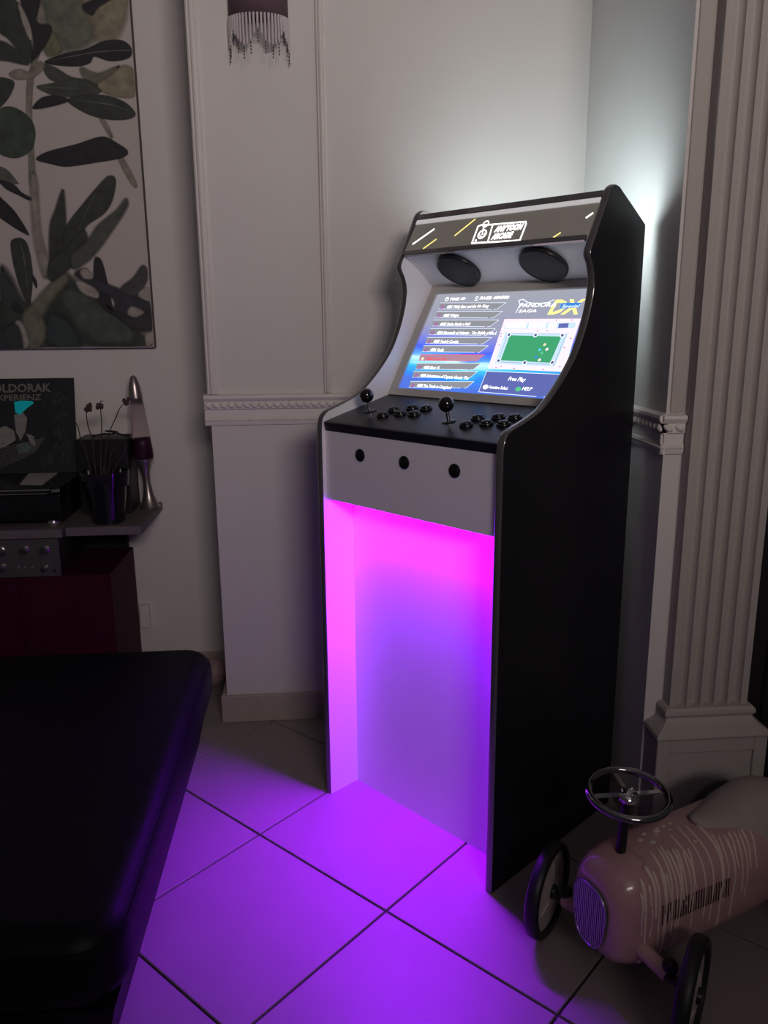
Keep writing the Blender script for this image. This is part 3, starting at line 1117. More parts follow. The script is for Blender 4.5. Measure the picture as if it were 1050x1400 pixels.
# steering column and wheel
SWC = Vector((0.076, 0.004, 0.418))
G().tube([(0.066, 0.004, 0.280), (0.074, 0.004, 0.405)], 0.0105, 12).build('steering_column', M_blk, car, 60)
tl = Matrix.Translation(SWC) @ Matrix.Rotation(R(-20.4 + 10), 4, 'Z') @ Matrix.Rotation(R(5), 4, 'X')
g = G().tube([(0.079 * math.cos(2 * math.pi * i / 40), 0.079 * math.sin(2 * math.pi * i / 40), 0) for i in range(40)], 0.0078, 10, closed=True, mtx=tl)
sw = g.build('steering_wheel', mat('dark_chrome', (0.30, 0.29, 0.31), 0.08, metal=1.0), car, 60)
G().lathe([(0.020, -0.012), (0.022, -0.004), (0.018, 0.003), (0.010, 0.006), (0.0005, 0.007)], 20, mtx=tl).build('hub', M_chrome, sw, 40)
for a_ in (172, 352):
    G().box((0.046, 0, -0.001), (0.06, 0.013, 0.004), mtx=tl @ Matrix.Rotation(R(a_), 4, 'Z'), bev=0.0015, seg=1).build('spoke', M_chrome, sw)
for a_ in (150, 30, 270):
    G().sphere((0.013 * math.cos(R(a_)), 0.013 * math.sin(R(a_)), 0.006), 0.003, 8, 6, mtx=tl).build('bolt', M_chrome, sw, 60)


def wheel(mtx):
    t = G().lathe([(0.089, -0.014), (0.099, -0.0155), (0.105, -0.011), (0.107, 0.0), (0.105, 0.011), (0.099, 0.0155), (0.089, 0.014)], 44, mtx=mtx, cap=False)
    t.lathe([(0.089, 0.014), (0.089, -0.014)], 44, mtx=mtx, cap=False)
    wh = t.build('wheel', M_tyre, car, 50)
    G().lathe([(0.0895, 0.004), (0.082, 0.006), (0.060, 0.003), (0.022, 0.011), (0.0005, 0.011), (0.0005, -0.011), (0.022, -0.011), (0.060, -0.003), (0.082, -0.006), (0.0895, -0.004)], 40,
              mtx=mtx, cap=False).build('wheel_disc', M_disc, wh, 40)
    for k_ in range(5):
        c_, d_ = math.cos(2 * math.pi * k_ / 5), math.sin(2 * math.pi * k_ / 5)
        g = G()
        for s_ in (1, -1):
            g.tube([(0.026 * c_, 0.026 * d_, s_ * 0.0105), (0.06 * c_, 0.06 * d_, s_ * 0.0035)], 0.0022, 5, mtx=mtx)
        g.build('disc_rib', M_disc, wh, 60)
    G().lathe([(0.013, -0.020), (0.016, -0.013), (0.016, 0.013), (0.013, 0.020)], 16, mtx=mtx).build('hub_cap', M_blk, wh, 40)
    return wh


# front axle is steered: direction in world from far wheel to near wheel
CARM = Matrix.Translation((0.525, 1.368, 0)) @ Matrix.Rotation(HC, 4, 'Z')
CARI = CARM.inverted()
far = CARI @ Vector((0.476, 1.518, 0.107))
near = CARI @ Vector((0.668, 1.216, 0.107))
wax_ = CARI.to_3x3() @ Vector((math.cos(R(-37)), math.sin(R(-37)), 0))
rotm = wax_.to_track_quat('Z', 'Y').to_matrix().to_4x4()
ax = (near - far).normalized()
for p in (far, near):
    wheel(Matrix.Translation(p) @ rotm)
mid = (far + near) / 2
for s_, p in ((-1, far), (1, near)):
    G().tube([mid + ax * s_ * 0.060 + Vector((0, 0, 0.020)), mid + ax * s_ * 0.128 + Vector((0, 0, 0.004))], 0.0165, 14).build('axle_sleeve', M_pink, car, 60)
    G().sphere(mid + ax * s_ * 0.128 + Vector((0.004, 0, 0.020)), 0.0160, 14, 10).build('joint', M_blk, car, 60)
    G().tube([mid + ax * s_ * 0.120 + Vector((0, 0, 0.004)), mid + ax * s_ * 0.140, p], 0.0095, 10).build('stub_axle', M_blk, car, 60)
ra = Matrix.Rotation(R(90), 4, 'X')
for y in (-0.185, 0.185):
    wheel(Matrix.Translation((0.545, y, 0.107)) @ ra)
G().tube([(0.545, -0.158, 0.107), (0.545, 0.158, 0.107)], 0.008, 10).build('rear_axle', M_blk, car, 60)
for c in ((0.056, 72), (0.07, 70)):
    G().sphere(car_surf(*c, 0.0005), 0.0022, 8, 6).build('rivet', M_chrome, body, 60)
G().sphere(car_surf(0.10, 132, 0.0005), 0.003, 8, 6).build('rivet', M_chrome, body, 60)

# ------------------------------------------------------------------ canvas picture on the left wall
YC = YW - 0.032


def print_mat():
    m = bpy.data.materials.new('printed_canvas')
    m.use_nodes = True
    nt = m.node_tree
    N = nt.nodes.new
    b_ = nt.nodes['Principled BSDF']
    b_.inputs['Roughness'].default_value = 0.7
    at = N('ShaderNodeVertexColor')
    at.layer_name = 'ink'
    tc = N('ShaderNodeTexCoord')
    nz = N('ShaderNodeTexNoise')
    nz.inputs['Scale'].default_value = 28
    nz.inputs['Detail'].default_value = 5
    nt.links.new(tc.outputs['Object'], nz.inputs['Vector'])
    mr = N('ShaderNodeMapRange')
    mr.inputs['From Min'].default_value = 0.3
    mr.inputs['From Max'].default_value = 0.7
    mr.inputs['To Min'].default_value = 0.70
    mr.inputs['To Max'].default_value = 1.3
    nt.links.new(nz.outputs['Fac'], mr.inputs['Value'])
    vm = N('ShaderNodeVectorMath')
    vm.operation = 'SCALE'
    nt.links.new(at.outputs['Color'], vm.inputs[0])
    nt.links.new(mr.outputs[0], vm.inputs['Scale'])
    nt.links.new(vm.outputs[0], b_.inputs['Base Color'])
    nt.links.new(at.outputs['Alpha'], b_.inputs['Alpha'])
    return m


M_print = print_mat()
M_canvas = mat('canvas', (0.50, 0.455, 0.425), 0.75, noise=0.05, nscale=5, bump=0.1, bscale=500)
cx1 = unproj(211, 474, 'y', YC).x
cz0 = unproj(100, 476, 'y', YC).z
g = G().span((-1.56, YC, cz0), (cx1, YW - 0.001, 2.52))
pic = g.build('canvas_picture', [M_canvas], None)
tag(pic, 'large unframed canvas print of a dark olive branch on the wall', 'picture')
G().span((cx1, YC + 0.0005, cz0 - 0.0006), (cx1 + 0.0015, YW - 0.001, 2.52)).build('canvas_edge', mat('canvas_edge', (0.10, 0.085, 0.08), 0.8), pic)
PR = {'v': [], 'f': [], 'c': []}
layer = [0]


def ink(pts, col, blur=0.0015, sub=6, raw=False):
    """one printed shape: photo-pixel outline, colour and edge softness in metres"""
    layer[0] += 1
    y = YC - 0.0004 - layer[0] * 0.00004
    P = []
    for p in pts:
        q = unproj(p[0], p[1], 'y', YC)
        P.append((min(q.x, cx1 - 0.0005), max(q.z, cz0 + 0.0005), 0))
    out = [Vector((p.x, p.y)) for p in (catmull(P, sub, True) if not raw else [Vector(p) for p in P])]
    n = len(out)
    ar = sum(out[i - 1].x * out[i].y - out[i].x * out[i - 1].y for i in range(n))
    if ar < 0:
        out.reverse()
    nor = []
    for i in range(n):
        t = (out[(i + 1) % n] - out[i - 1])
        t = t.normalized() if t.length > 1e-9 else Vector((1, 0))
        nor.append(Vector((t.y, -t.x)))
    o = len(PR['v'])
    inn = [out[i] - nor[i] * blur * 0.5 for i in range(n)]
    ext = [out[i] + nor[i] * blur * 0.8 for i in range(n)]
    for q in inn:
        PR['v'].append((min(q.x, cx1 - 0.0004), y, max(q.y, cz0 + 0.0004)))
        PR['c'].append((*col, 1))
    for q in ext:
        PR['v'].append((min(q.x, cx1 - 0.0004), y, max(q.y, cz0 + 0.0004)))
        PR['c'].append((*col, 0))
    for t in tessellate_polygon([[Vector((q.x, q.y, 0)) for q in inn]]):
        PR['f'].append(tuple(o + i for i in t))
    for i in range(n):
        j = (i + 1) % n
        PR['f'].append((o + i, o + j, o + n + j, o + n + i))


def A(*l):  # outlines read in the upper crop
    return [(x / 4.773, y / 4.773) for x, y in l]


def B(*l):  # lower crop
    return [(x / 4.773, 250 + y / 4.773) for x, y in l]


DG, DG2, BK = (0.034, 0.042, 0.036), (0.052, 0.062, 0.049), (0.016, 0.017, 0.022)
OL, OL2, ST = (0.16, 0.16, 0.10), (0.24, 0.22, 0.15), (0.21, 0.19, 0.155)
LT = (0.33, 0.30, 0.27)
# soft background
ink(A((260, -60), (560, -60), (620, 80), (600, 250), (480, 320), (380, 300), (310, 160)), (0.12, 0.135, 0.10), 0.03)
ink(A((560, -40), (840, -40), (830, 60), (760, 240), (640, 260), (600, 140)), OL2, 0.02)
ink(A((290, 230), (350, 220), (400, 330), (330, 370), (290, 330)), OL, 0.01)
ink(A((600, 550), (700, 470), (810, 430), (880, 470), (885, 620), (760, 630), (650, 590)), OL2, 0.008)
ink(A((530, 440), (640, 480), (780, 430), (700, 500), (600, 550), (540, 500)), (0.15, 0.14, 0.11), 0.008)
ink(B((0, 560), (60, 600), (150, 760), (240, 800), (330, 700), (420, 600), (520, 660), (640, 740), (800, 880), (900, 960), (960, 1085), (420, 1088), (0, 1085), (0, 800)), (0.034, 0.045, 0.040), 0.02)
ink(B((400, 700), (560, 720), (700, 820), (850, 930), (860, 1040), (640, 1050), (470, 900)), (0.062, 0.076, 0.064), 0.03)
ink(B((330, 860), (440, 900), (520, 1060), (380, 1080), (300, 1000)), (0.03, 0.045, 0.045), 0.02)
ink(B((150, 880), (240, 760), (330, 660), (420, 590), (440, 640), (360, 740), (280, 860), (300, 960), (260, 1070), (190, 1080)), (0.15, 0.15, 0.105), 0.012)
# faint far twigs
ink(A((655, 780), (680, 785), (730, 880), (720, 890)), ST, 0.008)
ink(A((770, 1030), (800, 1030), (890, 1200), (860, 1200)), ST, 0.008)
# main stem
ink(A((262, -20), (300, 150), (262, 330), (232, 450), (215, 560), (208, 760), (222, 1000), (232, 1200), (195, 1200), (186, 1000), (172, 760), (178, 520), (205, 420), (240, 250), (248, 60)), ST, 0.004)
ink(B((200, -30), (238, -20), (262, 300), (320, 540), (300, 620), (268, 560), (222, 340)), (0.26, 0.24, 0.20), 0.012)
# leaves upper
ink(A((-20, -40), (120, 20), (190, 200), (215, 380), (180, 400), (60, 260), (-20, 180)), DG, 0.006)
ink(A((130, -30), (260, -30), (240, 140), (330, 170), (320, 250), (250, 360), (210, 380), (215, 250)), BK, 0.006)
ink(A((120, 35), (160, 80), (205, 200), (200, 262), (160, 180)), LT, 0.003)
ink(A((540, 40), (640, -10), (740, -20), (640, 50), (600, 100)), BK, 0.006)
ink(A((-10, 270), (90, 310), (190, 420), (60, 400), (-10, 380)), DG, 0.006)
ink(A((290, 405), (420, 350), (560, 320), (680, 268), (800, 265), (860, 320), (840, 380), (720, 400), (618, 370), (590, 410), (520, 432), (400, 430)), BK, 0.002)
ink(A((280, 420), (360, 440), (460, 500), (560, 520), (640, 560), (500, 560), (330, 520)), DG2, 0.004)
ink(A((240, 565), (330, 545), (500, 520), (620, 560), (660, 600), (560, 635), (380, 630), (290, 600)), DG2, 0.003)
ink(A((440, 655), (560, 620), (700, 625), (820, 670), (885, 745), (830, 780), (700, 780), (560, 740)), DG, 0.002)
ink(A((215, 710), (270, 640), (360, 625), (455, 655), (340, 695)), BK, 0.003)
ink(A((-20, 520), (60, 515), (95, 545), (70, 620), (10, 695), (-20, 690)), DG, 0.002)
ink(A((235, 1040), (310, 990), (500, 940), (620, 900), (690, 893), (760, 930), (835, 985), (800, 1030), (640, 1060), (440, 1088), (330, 1070)), BK, 0.0015)
# olive fruit
ink(A((-60, 870), (-20, 730), (60, 695), (150, 730), (215, 800), (232, 890), (205, 980), (120, 1030), (30, 1020), (-40, 970)), (0.045, 0.065, 0.045), 0.002)
ink(A((60, 480), (130, 450), (200, 470), (260, 400), (290, 440), (230, 500), (160, 520), (90, 515)), ST, 0.003)
ink(A((-10, 1090), (50, 1110), (110, 1180), (120, 1200), (40, 1195), (-10, 1160)), (0.10, 0.105, 0.09), 0.0015)
ink(B((-10, -20), (90, 10), (140, 60), (205, 98), (190, 115), (120, 80), (40, 40)), BK, 0.0015)
ink(B((-30, 60), (0, 90), (100, 190), (185, 325), (175, 338), (60, 270), (-30, 190)), BK, 0.002)
# leaves lower
ink(B((70, 400), (95, 365), (150, 365), (190, 430), (215, 600), (200, 780), (180, 790), (130, 680), (90, 540)), DG, 0.002)
ink(B((212, 600), (240, 640), (240, 690), (215, 640)), BK, 0.002)
ink(B((410, 45), (425, 150), (432, 320), (420, 480), (380, 600), (330, 560), (325, 300), (360, 180)), DG, 0.008)
ink(B((430, 290), (540, 140), (650, 10), (710, -45), (756, -20), (735, 110), (680, 200), (560, 290), (540, 400), (460, 480), (420, 420)), DG, 0.004)
ink(B((310, 600), (340, 500), (440, 420), (545, 310), (570, 400), (500, 520), (400, 600), (340, 640)), DG, 0.008)
ink(B((470, 470), (570, 380), (640, 280), (760, 180), (820, 105), (828, 160), (740, 300), (640, 440), (560, 520), (480, 560)), (0.07, 0.08, 0.065), 0.010)
ink(B((612, 540), (625, 485), (665, 510), (700, 640), (735, 830), (700, 840), (640, 760), (615, 640)), BK, 0.003)
ink(B((490, 600), (560, 560), (610, 620), (700, 660), (800, 700), (960, 770), (990, 800), (985, 870), (860, 900), (760, 850), (740, 760), (620, 690)), (0.028, 0.03, 0.038), 0.008)
ink(B((790, 690), (870, 620), (930, 540), (965, 580), (950, 660), (880, 740)), (0.06, 0.055, 0.055), 0.008)
ink(B((700, 800), (840, 880), (1010, 850), (1010, 960), (900, 960), (800, 900)), (0.03, 0.032, 0.036), 0.010)
ink(B((525, 580), (560, 565), (605, 595), (600, 625), (550, 620)), LT, 0.006)
ink(B((500, 650), (540, 650), (630, 700), (636, 750), (540, 715)), LT, 0.006)
ink(B((835, 850), (860, 810), (920, 830), (935, 850), (880, 875)), LT, 0.006)
ink(B((905, 720), (960, 680), (985, 700), (985, 765), (930, 755)), LT, 0.004)
ink(B((950, 1000), (990, 990), (1000, 1040), (960, 1065)), LT, 0.004)
ink(B((100, 905), (150, 920), (185, 1040), (160, 1075), (120, 990)), LT, 0.006)
ink(B((-20, 950), (60, 930), (110, 930), (140, 1000), (130, 1085), (-20, 1085)), (0.03, 0.04, 0.04), 0.01)
ink(B((-20, 780), (60, 820), (140, 860), (60, 930), (-20, 950)), DG, 0.006)
ink(B((80, 790), (130, 800), (150, 840), (110, 840)), BK, 0.004)
# pale midribs of the sharp leaves
for l in (A((300, 404), (560, 348), (700, 332), (850, 326), (850, 332), (700, 340), (560, 356)), A((460, 652), (640, 668), (760, 690), (870, 742), (760, 698), (640, 676)),
          A((250, 566), (420, 572), (640, 592), (420, 580)), B((130, 380), (160, 480), (195, 770), (155, 500)), B((690, -20), (600, 120), (470, 400), (590, 130))):
    ink(l, (0.10, 0.11, 0.09), 0.0012, 4)
me = bpy.data.meshes.new('olive_branch_print')
me.from_pydata(PR['v'], [], PR['f'])
ca = me.color_attributes.new('ink', 'FLOAT_COLOR', 'POINT')
for i, c in enumerate(PR['c']):
    ca.data[i].color = c
me.materials.append(M_print)
po = bpy.data.objects.new('olive_branch_print', me)
COL.objects.link(po)
po.parent = pic

# ------------------------------------------------------------------ wall lamp with glass fringe
M_fr = mat('smoky_glass_rod', (0.60, 0.53, 0.55), 0.25, coat=0.3, noise=0.1)
M_band = mat('plum_fabric', (0.10, 0.06, 0.075), 0.7, noise=0.2, nscale=60, bump=0.2, bscale=400)
M_bead = mat('dark_bead', (0.05, 0.035, 0.045), 0.2)
scx, scr_ = -0.152, 0.084
sco = empty('wall_lamp', (scx, YP, 2.18))
tag(sco, 'unlit wall lamp with a hanging fringe of glass rods', 'wall lamp')
prof2 = [(scr_ * math.cos(R(180 + 180 * k_ / 20)), 0.72 * scr_ * math.sin(R(180 + 180 * k_ / 20)) - 0.012) for k_ in range(21)]
vs, fs = [], []
for z in (0.0, 0.10):
    vs += [(x, y, z) for x, y in prof2]
n = len(prof2)
fs = [(i, i + 1, n + i + 1, n + i) for i in range(n - 1)]
bo = G().add(vs, fs).build('shade_band', M_band, sco, 60)
md = bo.modifiers.new('thickness', 'SOLIDIFY')
md.thickness = 0.004
G().span((-0.03, -0.012, 0.0), (0.03, -0.0005, 0.11), bev=0.003, seg=1).build('wall_plate', M_band, sco)
for i in range(25):
    a_ = R(184 + 172 * i / 24)
    x, y = scr_ * math.cos(a_), 0.72 * scr_ * math.sin(a_) - 0.012
    L = 0.034 + 0.040 * abs(math.cos(math.pi * i / 8.0)) + random.uniform(-0.003, 0.003)
    G().lathe([(0.0034, 0), (0.0034, -L), (0.0014, -L - 0.004)], 8, mtx=Matrix.Translation((x, y, 0.004))).build('glass_rod', M_fr, sco, 40)
    if i % 2 == 0:
        bd = G()
        for q in range(4):
            bd.sphere((x, y - 0.001, -L - 0.008 - q * 0.0085), 0.0024, 6, 5, sc=(0.8, 0.8, 1.5))
        bd.build('bead_string', M_bead, sco, 60)

# ------------------------------------------------------------------ shelf corner on the left
M_shelf = mat('grey_shelf', (0.13, 0.11, 0.11), 0.5, noise=0.10, nscale=12, stretch=(0.6, 6, 6))
M_red = mat('dark_red_lacquer', (0.045, 0.006, 0.016), 0.45, noise=0.25, nscale=5, spec=0.05)
M_shade = mat('under_shelf_shade', (0.006, 0.006, 0.008), 0.6)
s1 = tag(G().span((-0.846, 2.602, 0.671), (-0.602, YW - 0.001, 0.70), bev=0.0015, seg=1).build('wall_shelf', M_shelf),
         'grey wall shelf board carrying the black plant pot and lava lamp', 'shelf')
G().span((-0.96, YW - 0.03, 0.52), (-0.735, YW - 0.001, 0.6705)).build('shelf_shade_board', M_shade, s1)  # added near-black board standing in for the shade under the shelf
s2 = tag(G().span((-1.62, 2.585, 0.671), (-0.853, YW - 0.001, 0.70), bev=0.0015, seg=1).build('wall_shelf', M_shelf),
         'grey wall shelf board under the black record player, above the amplifier', 'shelf')
rc = empty('sideboard', (-1.1, 2.79, 0))
tag(rc, 'dark red sideboard below the wall shelves, behind the sofa', 'sideboard')
G().span((-0.50, -0.190, 0.0), (0.385, 0.150, 0.537), bev=0.003, seg=1).build('body', M_red, rc)
for x0, x1, zt in ((-0.48, -0.205, 0.52), (-0.195, 0.085, 0.52), (0.095, 0.375, 0.52)):
    G().span((x0, -0.198, 0.05), (x1, -0.1905, zt), bev=0.002, seg=1).build('door_panel', M_red, rc)

# amplifier
M_amp = mat('brushed_alu', (0.16, 0.155, 0.155), 0.38, metal=0.7, noise=0.1, nscale=40, stretch=(0.3, 8, 8))
M_knob = mat('knob_metal', (0.35, 0.34, 0.34), 0.22, metal=0.95)
amp = empty('amplifier', (-1.09, 2.72, 0.5375))
tag(amp, 'silver-faced stereo amplifier with round knobs on the dark red sideboard', 'amplifier')
G().span((-0.215, -0.118, 0.008), (0.215, 0.16, 0.122), bev=0.002, seg=1).build('case', M_blk, amp)
G().span((-0.220, -0.128, 0.002), (0.220, -0.1185, 0.130), bev=0.0015, seg=1).build('faceplate', M_amp, amp)
YA = 2.72 - 0.1285
for (px, py_, r_) in ((0, 754, 0.0185), (33, 752, 0.0145), (61, 752, 0.0150), (2, 776, 0.0140), (61, 777, 0.0110), (-28, 753, 0.0145), (-28, 777, 0.011)):
    q = unproj(px, py_, 'y', YA)
    G().lathe([(r_, 0), (r_, 0.004), (r_ * 0.82, 0.006), (r_ * 0.78, 0.019), (r_ * 0.7, 0.021), (0.0005, 0.021)], 24,
              mtx=Matrix.Translation((q.x + 1.09, -0.128, q.z - 0.5375)) @ Matrix.Rotation(R(90), 4, 'X')).build('knob', M_knob, amp, 40)
for px in (25, 34, 44):
    q = unproj(px, 776, 'y', YA)
    G().lathe([(0.0032, 0), (0.0026, 0.010), (0.0005, 0.012)], 10, mtx=Matrix.Translation((q.x + 1.09, -0.128, q.z - 0.5375)) @ Matrix.Rotation(R(90), 4, 'X')).build('switch', M_knob, amp, 40)
q = unproj(75, 780, 'y', YA)
G().lathe([(0.006, 0), (0.006, 0.0015), (0.0005, 0.0016)], 14, mtx=Matrix.Translation((q.x + 1.09, -0.128, q.z - 0.5375)) @ Matrix.Rotation(R(90), 4, 'X')).build('socket', M_gap, amp, 40)
for lx in (-0.18, 0.18):
    for ly in (-0.09, 0.13):
        G().lathe([(0.014, 0), (0.014, 0.0085)], 12, mtx=Matrix.Translation((lx, ly, 0))).build('foot', M_blk, amp, 40)

# record player
M_pl = mat('gloss_black', (0.007, 0.007, 0.009), 0.18, coat=0.4)
M_sil = mat('silver_trim', (0.60, 0.58, 0.58), 0.2, metal=0.9)
rp = empty('record_player', (-1.075, 2.755, 0.7005))
tag(rp, 'black record player with silver trim lines on the wall shelf', 'record player')
G().span((-0.215, -0.125, 0.018), (0.215, 0.135, 0.105), bev=0.004, seg=2).build('plinth', M_pl, rp)
G().span((-0.218, -0.132, 0.106), (0.218, 0.137, 0.130), bev=0.003, seg=2).build('lid', M_pl, rp)
G().span((-0.219, -0.1345, 0.121), (0.188, -0.1305, 0.1255)).build('trim_line', M_sil, rp)
G().span((-0.219, -0.1345, 0.1095), (0.178, -0.1305, 0.1125)).build('trim_line', M_sil, rp)
G().span((0.193, -0.1350, 0.1155), (0.2185, -0.1305, 0.1245)).build('hinge_tab', M_sil, rp)
for lx in (-0.17, 0.178):
    for ly in (-0.1, 0.1):
        G().lathe([(0.018, 0), (0.020, 0.004), (0.020, 0.012), (0.015, 0.0185)], 16, mtx=Matrix.Translation((lx, ly, 0))).build('foot', M_sil if ly < 0 else M_blk, rp, 40)
pp = [Z_ for Z_ in ((27, 662), (58, 662.5), (84, 643), (79, 640), (45, 640))]
poly = [unproj(x, y, 'z', 0.8318) for x, y in pp]
g = G().prism([(p.x, p.y) for p in poly], 0.8309, 0.8322, 'z')
tag(g.build('paper_sheet', mat('grey_paper', (0.36, 0.33, 0.32), 0.7, noise=0.05)), 'grey paper sheets lying on the record player lid', 'paper')

# record sleeve leaning on the wall
LPW = 0.315
lp = empty('record_sleeve', (-0.874 - LPW, 2.885, 0.8315))
lp.rotation_euler = (R(90 - 10.5), 0, 0)
tag(lp, 'dark record sleeve with pale lettering leaning against the wall', 'record sleeve')
M_cov = mat('sleeve_dark', (0.018, 0.020, 0.024), 0.35, noise=0.3, nscale=12)
G().span((0, 0, -0.004), (LPW, LPW + 0.02, 0.0), bev=0.0008, seg=1).build('cover', M_cov, lp)
LH = LPW + 0.02
M_let = mat('sleeve_lettering', (0.17, 0.165, 0.13), 0.6, noise=0.3, nscale=80)
M_teal = mat('sleeve_teal', (0.045, 0.10, 0.095), 0.5, noise=0.4, nscale=60)
M_cyan = mat('sleeve_cyan', (0.0, 0.72, 0.80), 0.4)
M_pale = mat('sleeve_pale', (0.22, 0.21, 0.19), 0.5, noise=0.35, nscale=50)


def LPp(X, Y):  # crop pixels of the sleeve -> sleeve coordinates
    px, py_ = X / 7.777, 500 + Y / 7.777
    d = FW + RT * ((px - CX) / F_PX) - UP * ((py_ - CY) / F_PX)
    mw = Matrix.Translation(lp.location) @ lp.rotation_euler.to_matrix().to_4x4()
    ai = mw.inverted()
    o = ai @ CAM
    dd = ai.to_3x3() @ d
    q_ = o + dd * (-o.z / dd.z)
    return q_.x, q_.y


def lpf(name, pts, mtl, lvl):
    return flat(name, pts, mtl, lvl, lp, 0.0003)


p, q = LPp(-175, 285), LPp(545, 268)
text_mesh('title_text', 'GOLDORAK', M_let, lp, p[0], p[1], 0.0006, height=0.029, width=q[0] - p[0], bold=0.028)
p, q = LPp(-40, 372), LPp(440, 360)
text_mesh('title_text', 'XPERIENZ', M_let, lp, p[0], p[1], 0.0006, height=0.021, width=q[0] - p[0], bold=0.014)
lpf('cyan_patch', [LPp(*c) for c in ((150, 385), (225, 372), (345, 375), (360, 400), (290, 450), (215, 520), (165, 500))], M_cyan, 3)
lpf('pale_shape', [LPp(*c) for c in ((150, 520), (250, 500), (290, 560), (270, 700), (220, 800), (170, 700))], M_pale, 2)
lpf('pale_shape', [LPp(*c) for c in ((0, 660), (60, 640), (150, 690), (170, 790), (60, 860), (-20, 880), (-40, 720))], M_pale, 2)
lpf('pale_shape', [LPp(*c) for c in ((280, 720), (360, 750), (380, 860), (330, 830))], M_pale, 2)
lpf('teal_shape', [LPp(*c) for c in ((180, 850), (260, 810), (340, 850), (300, 920), (200, 940))], M_teal, 2)
g = G()
for i in range(95):
    X = random.uniform(440, 740)
    Y = random.uniform(250, 1060)
    if X < 560 and 420 < Y < 900:
        continue
    L = random.uniform(30, 80)
    p = Vector((*LPp(X, Y), 0.0007))
    q = Vector((*LPp(X - 14 + (Y - 600) * 0.05 + random.uniform(-8, 12), Y + L), 0.0007))
    d = (q - p).normalized()
    n_ = Vector((-d.y, d.x, 0)) * 0.0007
    g.add([p + n_, p - n_, q - n_ * 0.3, q + n_ * 0.3], [(0, 1, 2, 3)])
g.build('teal_strokes', M_teal, lp)
g = G()
for i in range(9):
    y0 = 1100 - i * 26
    p = Vector((*LPp(-20, y0), 0.0007))
    q = Vector((*LPp(380 + i * 12, y0 - 190 + i * 8), 0.0007))
    d = (q - p).normalized()
    n_ = Vector((-d.y, d.x, 0)) * 0.0006
    g.add([p + n_, p - n_, q - n_, q + n_], [(0, 1, 2, 3)])
g.build('pale_strokes', M_pale, lp)

# black box behind the plant pot
bx = empty('black_box', (-0.758, 2.855, 0.7003))
tag(bx, 'matte black box behind the plant pot on the wall shelf', 'box')
G().span((-0.086, -0.065, 0.0), (0.086, 0.068, 0.262), bev=0.003, seg=2).build('case', M_black, bx)
G().lathe([(0.012, 0), (0.012, 0.002), (0.009, 0.003), (0.0005, 0.003)], 16, mtx=Matrix.Translation((0.045, -0.065, 0.135)) @ Matrix.Rotation(R(90), 4, 'X')).build('round_badge', mat('badge_grey', (0.12, 0.12, 0.12), 0.4), bx, 40)
cb = [(-0.045, 0, 0.2645), (-0.02, 0.01, 0.268), (0.0, 0.0, 0.272), (0.02, -0.015, 0.272), (0.04, 0.005, 0.2755), (0.025, 0.02, 0.2775), (0.0, 0.01, 0.280), (0.03, -0.01, 0.279), (0.06, 0.0, 0.2665), (0.08, 0.01, 0.2655)]
ob = G().tube([tuple(p) for p in catmull(cb, 5)], 0.0032, 8).build('cable', M_blk, None, 60, (-0.758, 2.855, 0.7003))
tag(ob, 'short black cable coiled on top of the matte black box', 'cable')

# plant pot with dried stems
pot = empty('potted_plant', (-0.723, 2.675, 0.7003))
tag(pot, 'glossy black pot with dried leafless stems on the wall shelf', 'potted plant')
M_pot = mat('pot_gloss', (0.008, 0.007, 0.012), 0.12, coat=0.5)
G().lathe([(0.050, 0.0), (0.053, 0.003), (0.066, 0.118), (0.0665, 0.122), (0.074, 0.124), (0.079, 0.170), (0.0785, 0.174), (0.073, 0.174), (0.069, 0.150), (0.0005, 0.146)], 40, mtx=None).build('pot', M_pot, pot, 30)
M_soil = mat('soil', (0.02, 0.015, 0.012), 0.95, noise=0.4, nscale=60, bump=0.8, bscale=120)
G().lathe([(0.069, 0.151), (0.035, 0.156), (0.0005, 0.158)], 24, cap=False).build('soil', M_soil, pot, 60)
M_stem = mat('dry_stem', (0.055, 0.040, 0.032), 0.8, noise=0.3, nscale=80)


def PT(px, py_, dy=0.0):
    q_ = unproj(px, py_, 'y', 2.675 + dy)
    return Vector((q_.x + 0.723, dy, q_.z - 0.7003))


stems = [([(131, 641), (128, 622), (126, 600), (121, 585), (118, 566), (120, 556)], 1), ([(137, 641), (138, 615), (139, 590), (138, 565), (136, 553)], 1),
         ([(142, 642), (145, 615), (150, 590), (158, 572), (164, 558), (173, 549)], 1), ([(124, 642), (118, 620), (111, 603), (107, 585), (104, 578)], 0),
         ([(150, 642), (160, 634), (168, 622), (175, 606)], 0), ([(147, 640), (152, 622), (156, 610)], 0)]
for i, (pts, head) in enumerate(stems):
    dy = (-0.012, 0.006, 0.012, -0.004, 0.0, 0.015)[i]
    P_ = [PT(*p, dy) for p in pts]
    P_[0].z = 0.152
    P_ = catmull(P_, 4)
    o = G().tube(P_, [0.0022 - 0.0008 * k_ / len(P_) for k_ in range(len(P_))], 6).build('stem', M_stem, pot, 60)
    if head:
        e = P_[-1]
        g = G()
        for k_ in range(7):
            d = Vector((random.uniform(-1, 1), random.uniform(-1, 1), random.uniform(-1.4, 1.0))) * 0.008
            g.sphere(e + d, random.uniform(0.0045, 0.008), 8, 6, sc=(0.9, 0.9, 1.25))
        g.tube([e, e + Vector((0.006, 0, 0.012)), e + Vector((0.013, 0, 0.010))], 0.0016, 5)
        g.build('dried_flower_head', M_stem, o, 60)

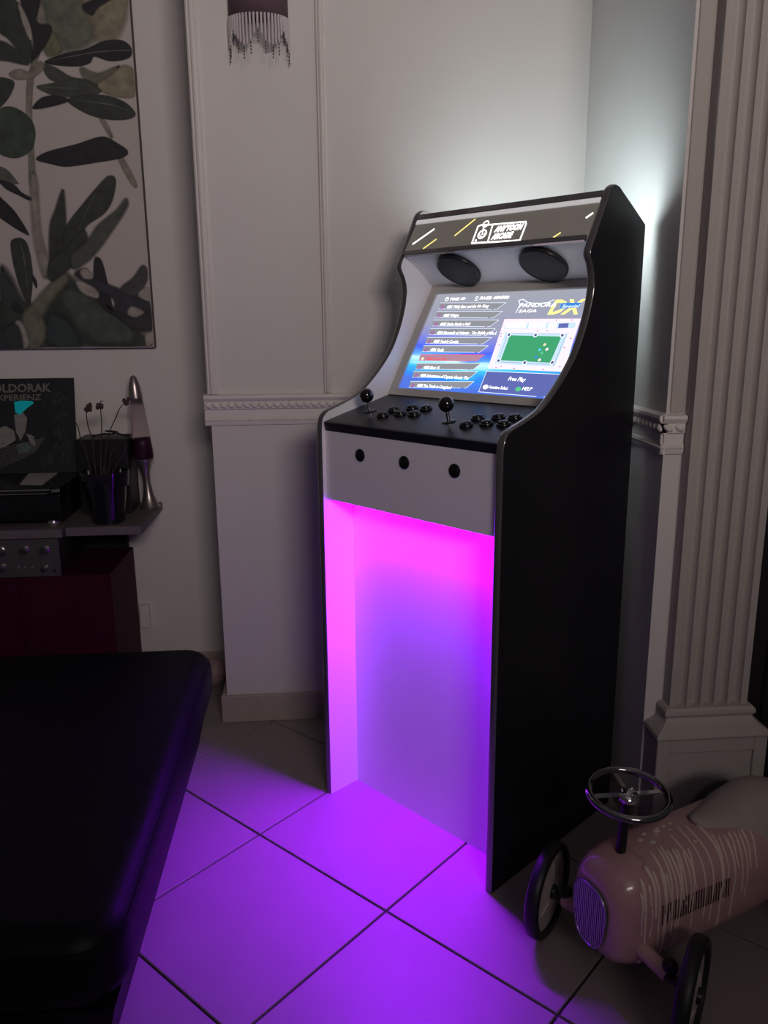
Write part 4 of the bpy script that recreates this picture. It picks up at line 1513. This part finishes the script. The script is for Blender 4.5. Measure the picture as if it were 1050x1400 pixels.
# lava lamp
lv = empty('lava_lamp', (-0.626, 2.868, 0.7003))
lv.rotation_euler = (0, R(-3.0), 0)
tag(lv, 'lava lamp with silver cap and dark purple wax at the shelf end', 'lava lamp')
M_lvm = mat('satin_silver', (0.42, 0.37, 0.36), 0.32, metal=0.9)
M_glass = mat('lamp_glass', (0.72, 0.66, 0.68), 0.03, trans=1.0, ior=1.12)
M_wax = mat('purple_wax', (0.040, 0.006, 0.030), 0.35)
G().lathe([(0.036, 0.0), (0.037, 0.004), (0.030, 0.012), (0.018, 0.05), (0.0125, 0.095), (0.015, 0.13), (0.026, 0.165), (0.034, 0.176), (0.034, 0.180)], 32).build('base', M_lvm, lv, 40)
G().lathe([(0.0335, 0.1805), (0.0355, 0.19), (0.0345, 0.215), (0.0305, 0.275), (0.0255, 0.345), (0.0215, 0.395)], 32).build('glass', M_glass, lv, 40)
G().lathe([(0.0315, 0.184), (0.0330, 0.195), (0.0320, 0.222), (0.0295, 0.250), (0.024, 0.254), (0.010, 0.252), (0.0005, 0.2515)], 32).build('wax', M_wax, lv, 40)
G().lathe([(0.0235, 0.393), (0.0235, 0.396), (0.0195, 0.436), (0.0125, 0.462), (0.006, 0.4705), (0.0005, 0.472)], 32).build('cap', M_lvm, lv, 30)

# wall socket, ball behind the sofa
so_ = empty('wall_socket', (-0.695, YW - 0.0005, 0.258))
tag(so_, 'plain white wall socket box beside the dark red sideboard', 'socket')
G().span((-0.018, -0.024, -0.046), (0.018, 0.0, 0.046), bev=0.003, seg=2).build('housing', M_trim, so_)
G().lathe([(0.013, 0), (0.013, 0.0012), (0.0005, 0.0013)], 20, mtx=Matrix.Translation((0, -0.024, 0.0)) @ Matrix.Rotation(R(90), 4, 'X')).build('socket_face', M_wall, so_, 40)
bl = G().sphere((0, 0, 0), 0.055, 28, 18, sc=(0.9, 0.9, 0.95)).build('ball', mat('pale_pink_ball', (0.42, 0.27, 0.29), 0.6, noise=0.15, nscale=14), None, 60, (-0.436, 2.872, 0.0525))
tag(bl, 'small dusty pink ball on the floor behind the sofa corner', 'ball')
G().tube([(0.0495 * math.cos(R(t)), 0.0495 * math.sin(R(t)), 0.0) for t in range(0, 360, 12)], 0.0012, 5, closed=True).build('seam', mat('ball_seam', (0.2, 0.12, 0.13), 0.7), bl, 60)
